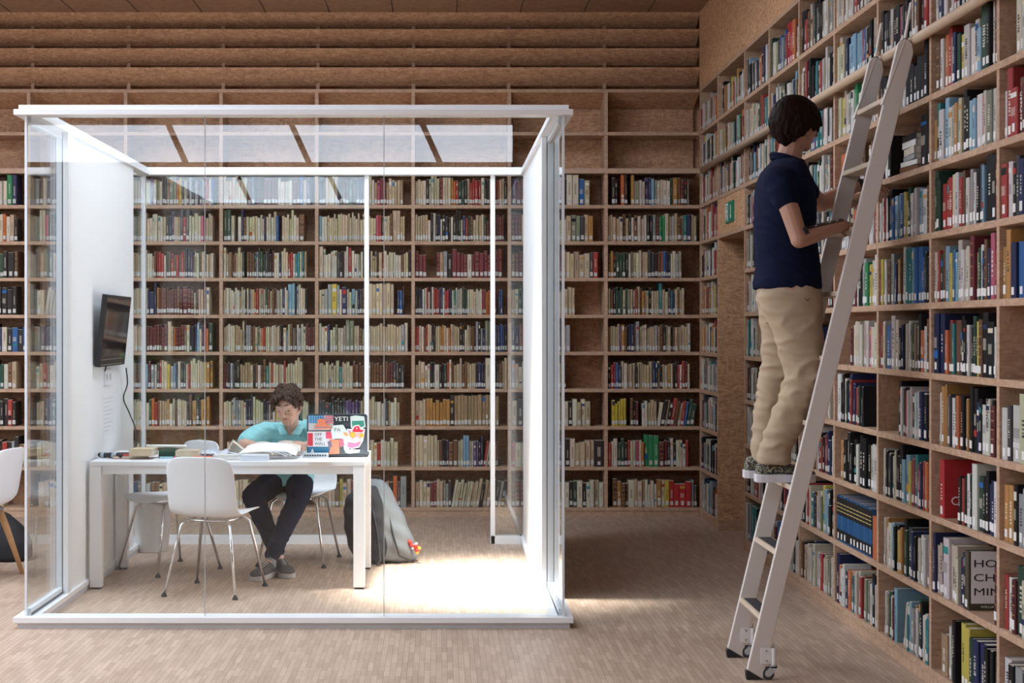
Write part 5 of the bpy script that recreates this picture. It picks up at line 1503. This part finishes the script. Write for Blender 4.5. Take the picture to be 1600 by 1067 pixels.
# cuffs, strap on the near arm, watch on the far wrist
b = MB()
def ov(f):   # along the upper side of the near forearm
    p = eR.lerp(wR, f); return p
fa = (wR - eR).normalized()
up_ = Vector((0, -.35, 1)); up_ = (up_ - up_.dot(fa) * fa).normalized()
r_at = lambda f: .040 - .012 * f
pts = [sR.lerp(eR, .80) + Vector((.030, -.034, 0)), sR.lerp(eR, .90) + Vector((.036, -.030, 0)), ov(.10) + up_ * .041, ov(.25) + up_ * .040, ov(.5) + up_ * .037, ov(.75) + up_ * .032, ov(.98) + up_ * .028]
for i in range(len(pts) - 1): b.bar(pts[i], pts[i + 1] + (pts[i + 1] - pts[i]) * .08, .022, .004, up=tuple(up_))
sp = b.build('arm_strap', M_BLACK, man, smooth=False); sp['label'] = 'black strap with white marks along the forearm'
b = MB()
for i in range(1, len(pts) - 1):
    for q in random.sample((.25, .5, .75), 1):
        p = pts[i].lerp(pts[i + 1], q) + Vector((0, -.0115, .0)); b.obox(p, fa * random.uniform(.003, .008), (0, .001, 0), up_ * .002)
b.build('white_marks', M_TEXTW, sp, origin=man.location)
b = MB(); fl_ = (wL - eL).normalized(); q = eL.lerp(wL, .93); b.tube([q - fl_ * .011, q + fl_ * .011], .0315, 20); b.build('wrist_watch', M_BLACK, man)

# ---- the boy reading at the table
Mh2 = Matrix.Translation(W(450, 634, 9.50)) @ Matrix.Rotation(math.radians(-14), 4, 'Z') @ Matrix.Rotation(math.radians(-5), 4, 'Y') @ Matrix.Rotation(math.radians(20), 4, 'X')
O2 = Vector((-.995, 9.80, .45))
b = MB(); HS = 1.03
head_shapes(b, Mh2, HS)
nk = W(455, 668, 9.70)
b.chain([Mh2 @ Vector((0, .035, -.045)), W(455, 655, 9.64), nk], [.050, .046, .055])
sA, eA, wA = W(409, 672, 9.72), Vector((-1.235, 9.50, .800)), Vector((-1.105, 9.33, .785))
sB, eB, wB = W(487, 668, 9.75), Vector((-.735, 9.60, .815)), Vector((-.842, 9.43, .795))
pel = Vector((-.995, 9.93, .53))
rr = [(pel + Vector((0, .0, -.03)), Vector((.125, 0, 0)), Vector((0, .09, 0))), (pel + Vector((0, -.0, .08)), Vector((.12, 0, 0)), Vector((0, .09, 0))), (W(450, 705, 9.85), Vector((.125, 0, 0)), Vector((0, .085, .0))), (W(449, 680, 9.78), Vector((.145, 0, 0)), Vector((0, .08, .0))), (W(450, 666, 9.73), Vector((.12, 0, 0)), Vector((0, .06, .0)))]
b.rings(rr, n=24, power=2.2)
for (s_, e_, w_) in ((sA, eA, wA), (sB, eB, wB)):
    b.chain([s_, e_], [.044, .035]); b.chain([e_, e_.lerp(w_, .4), w_], [.035, .034, .024])
hand_shapes(b, wA, (.80, -.18, -.02), (-.1, -.35, 1), 1, .90, (.30, .45, .35), .10)
hand_shapes(b, wB, (-.72, -.48, .06), (.15, -.75, .65), -1, .92, (.55, .75, .55), .05)
hpA, knA, anA = Vector((-1.065, 9.93, .53)), W(395, 775, 9.52), Vector((-1.010, 9.43, .118))
hpB, knB, anB = Vector((-.925, 9.93, .53)), W(466, 778, 9.50), Vector((-1.045, 9.32, .118))
for (h_, k_, a_) in ((hpA, knA, anA), (hpB, knB, anB)): b.chain([h_, k_, a_], [.065, .048, .032])
f1, f2 = Vector((-1.015, 9.47, .002)), Vector((-1.035, 9.36, .002))
d1, d2 = Vector((.42, -1, 0)).normalized(), Vector((-.42, -1, 0)).normalized()
b.cap(anA, .031, f1 + d1 * .06 + Vector((0, 0, .05)), .028); b.cap(anB, .031, f2 + d2 * .06 + Vector((0, 0, .05)), .028)
boy = organic(b, 'person', M_SKIN, origin=O2, voxel=.0038, smooth=3, colf=skin_col(Mh2, HS, (.58, .355, .265), (.50, .225, .19), (.60, .26, .20)))
tag(boy, 'boy in turquoise polo shirt and dark trousers sitting at the table reading a book', 'person')
M_HAIR2 = plain('mid brown hair', (.050, .027, .016), .55, bump=.5, bscale=160, var=.45, spec=.2)
def allow2(p):
    if p.y < -.045 and p.z < .074: return False
    if p.y < .0 and p.z < .036: return False
    if p.z < -.035: return False
    if p.y < .040 and p.z < -.0: return False
    return True
def tang2(p, v): return Vector((math.sin(p.x * 90) * .9, -.5, math.cos(p.y * 80) * .8 - .2))
hb = hair_mesh(Mh2, HS, allow2, tang2, 460, .0095, .0050, .046, 9, [((0, .018, .045), (.075, .088, .080))], off=.008, jitter=.55)
hb.M = Mh2 @ Matrix.Scale(HS, 4); random.seed(31)
for k in range(170):   # tousled top
    a = random.uniform(-1, 1); c = random.uniform(-1, 1)
    p = Vector((a * .062, -.050 + .045 * c, .098 - .030 * a * a - .012 * abs(c)))
    q = p + Vector((random.uniform(-.022, .022), random.uniform(-.035, .012), random.uniform(.004, .026)))
    hb.cap(p, .0095, q, .0045, 8); hb.cap(q, .005, q + Vector((random.uniform(-.015, .015), -.012, -.010)), .003, 8)
organic(hb, 'hair', M_HAIR2, boy, voxel=.0034, smooth=1)
face_details(boy, Mh2, HS, M_HAIR2)
M_TURQ = plain('turquoise cotton', (.27, .60, .62), .85, bump=.35, bscale=900)
sb = MB()
rr = [(W(450, 757, 9.88), Vector((.165, 0, 0)), Vector((0, .120, 0))), (W(450, 742, 9.90), Vector((.168, 0, 0)), Vector((0, .125, 0))), (W(450, 722, 9.88), Vector((.155, 0, 0)), Vector((0, .115, 0))), (W(449, 700, 9.83), Vector((.155, 0, 0)), Vector((0, .11, 0))), (W(449, 682, 9.78), Vector((.168, 0, 0)), Vector((0, .10, .0))), (W(450, 669, 9.74), Vector((.155, 0, 0)), Vector((0, .080, .0))), (W(451, 660, 9.73), Vector((.095, 0, 0)), Vector((0, .060, .0)))]
sb.rings(rr, n=30, power=2.3)
slA = sA.lerp(eA, .86); sb.chain([sA + Vector((.03, 0, -.005)), sA.lerp(slA, .5), slA], [.062, .060, .056])
slB = sB.lerp(eB, .80); sb.chain([sB + Vector((-.03, 0, -.005)), sB.lerp(slB, .5), slB], [.062, .060, .056])
organic(sb, 'polo_shirt', M_TURQ, boy, voxel=.007, smooth=5, disp=crease(.006, 1.1))
b = MB()      # open polo collar: two flaps and the neck band
band = [nk + Vector((.062 * math.sin(a), -.058 * math.cos(a), .012 + .014 * (1 - math.cos(a)))) for a in [2 * math.pi * k / 24 for k in range(24)]]
b.tube(band[2:-1], .010, 8)
for q in (-1, 1):
    p0 = nk + Vector((q * .060, -.01, .034)); p1 = nk + Vector((q * .040, -.060, .004)); p2 = nk + Vector((q * .012, -.088, -.035)); p3 = nk + Vector((q * .062, -.070, -.045)); p4 = nk + Vector((q * .086, -.025, .006))
    n_ = Vector((0, -.006, .003)); vs = [p0, p1, p2, p3, p4] + [p + n_ for p in (p0, p1, p2, p3, p4)]
    b.add(vs, [[0, 1, 2, 3, 4], [9, 8, 7, 6, 5]] + [[k, (k + 1) % 5, 5 + (k + 1) % 5, 5 + k] for k in range(5)])
b.build('collar', M_TURQ, boy)
b = MB(); q = W(469, 680, 9.655); b.ell(tuple(q), (.004, .003, .007)); b.build('chest_emblem', plain('dark emblem', (.02, .04, .08), .6), boy)
M_DENIM = plain('dark navy trousers', (.006, .011, .028), .9, spec=.12, bump=.4, bscale=600)
tb_ = MB()
tb_.rings([(pel + Vector((0, 0, -.075)), Vector((.15, 0, 0)), Vector((0, .11, 0))), (pel + Vector((0, 0, .0)), Vector((.155, 0, 0)), Vector((0, .12, 0))), (pel + Vector((0, -.02, .07)), Vector((.13, 0, 0)), Vector((0, .09, 0)))], n=24, power=2.3)
tb_.chain([hpA, hpA.lerp(knA, .5), knA, knA.lerp(anA, .35), anA.lerp(knA, .06)], [.090, .086, .070, .063, .048])
tb_.chain([hpB, hpB.lerp(knB, .5), knB, knB.lerp(anB, .35), anB.lerp(knB, .06)], [.090, .086, .070, .063, .048])
organic(tb_, 'trousers', M_DENIM, boy, voxel=.007, smooth=4, disp=crease(.006, 1.2))
M_SOCK = plain('grey sock', (.20, .24, .28), .9)
b = MB(); b.cap(anA + Vector((0, 0, .02)), .033, anA + Vector((0, .0, -.05)), .033); b.build('sock', M_SOCK, boy, smooth=True)
b = MB(); b.cap(anB + Vector((0, 0, .02)), .033, anB + Vector((0, .0, -.05)), .033); b.build('sock', M_SOCK, boy, smooth=True)
M_SNK = plain('dark grey sneaker fabric', (.055, .052, .055), .8, var=.5, bscale=90, bump=.3); M_SNS = plain('grey sneaker sole', (.42, .41, .40), .6)
shoe(boy, f1, d1, .245, M_SNK, M_SNS, plain('white laces', (.5, .5, .5), .7), h=.085, sole_h=.030, w=.044)
shoe(boy, f2, d2, .245, M_SNK, M_SNS, M_TEXTW, h=.085, sole_h=.030, w=.044)
for o in bpy.data.objects:
    if '_local' in o.keys(): del o['_local']
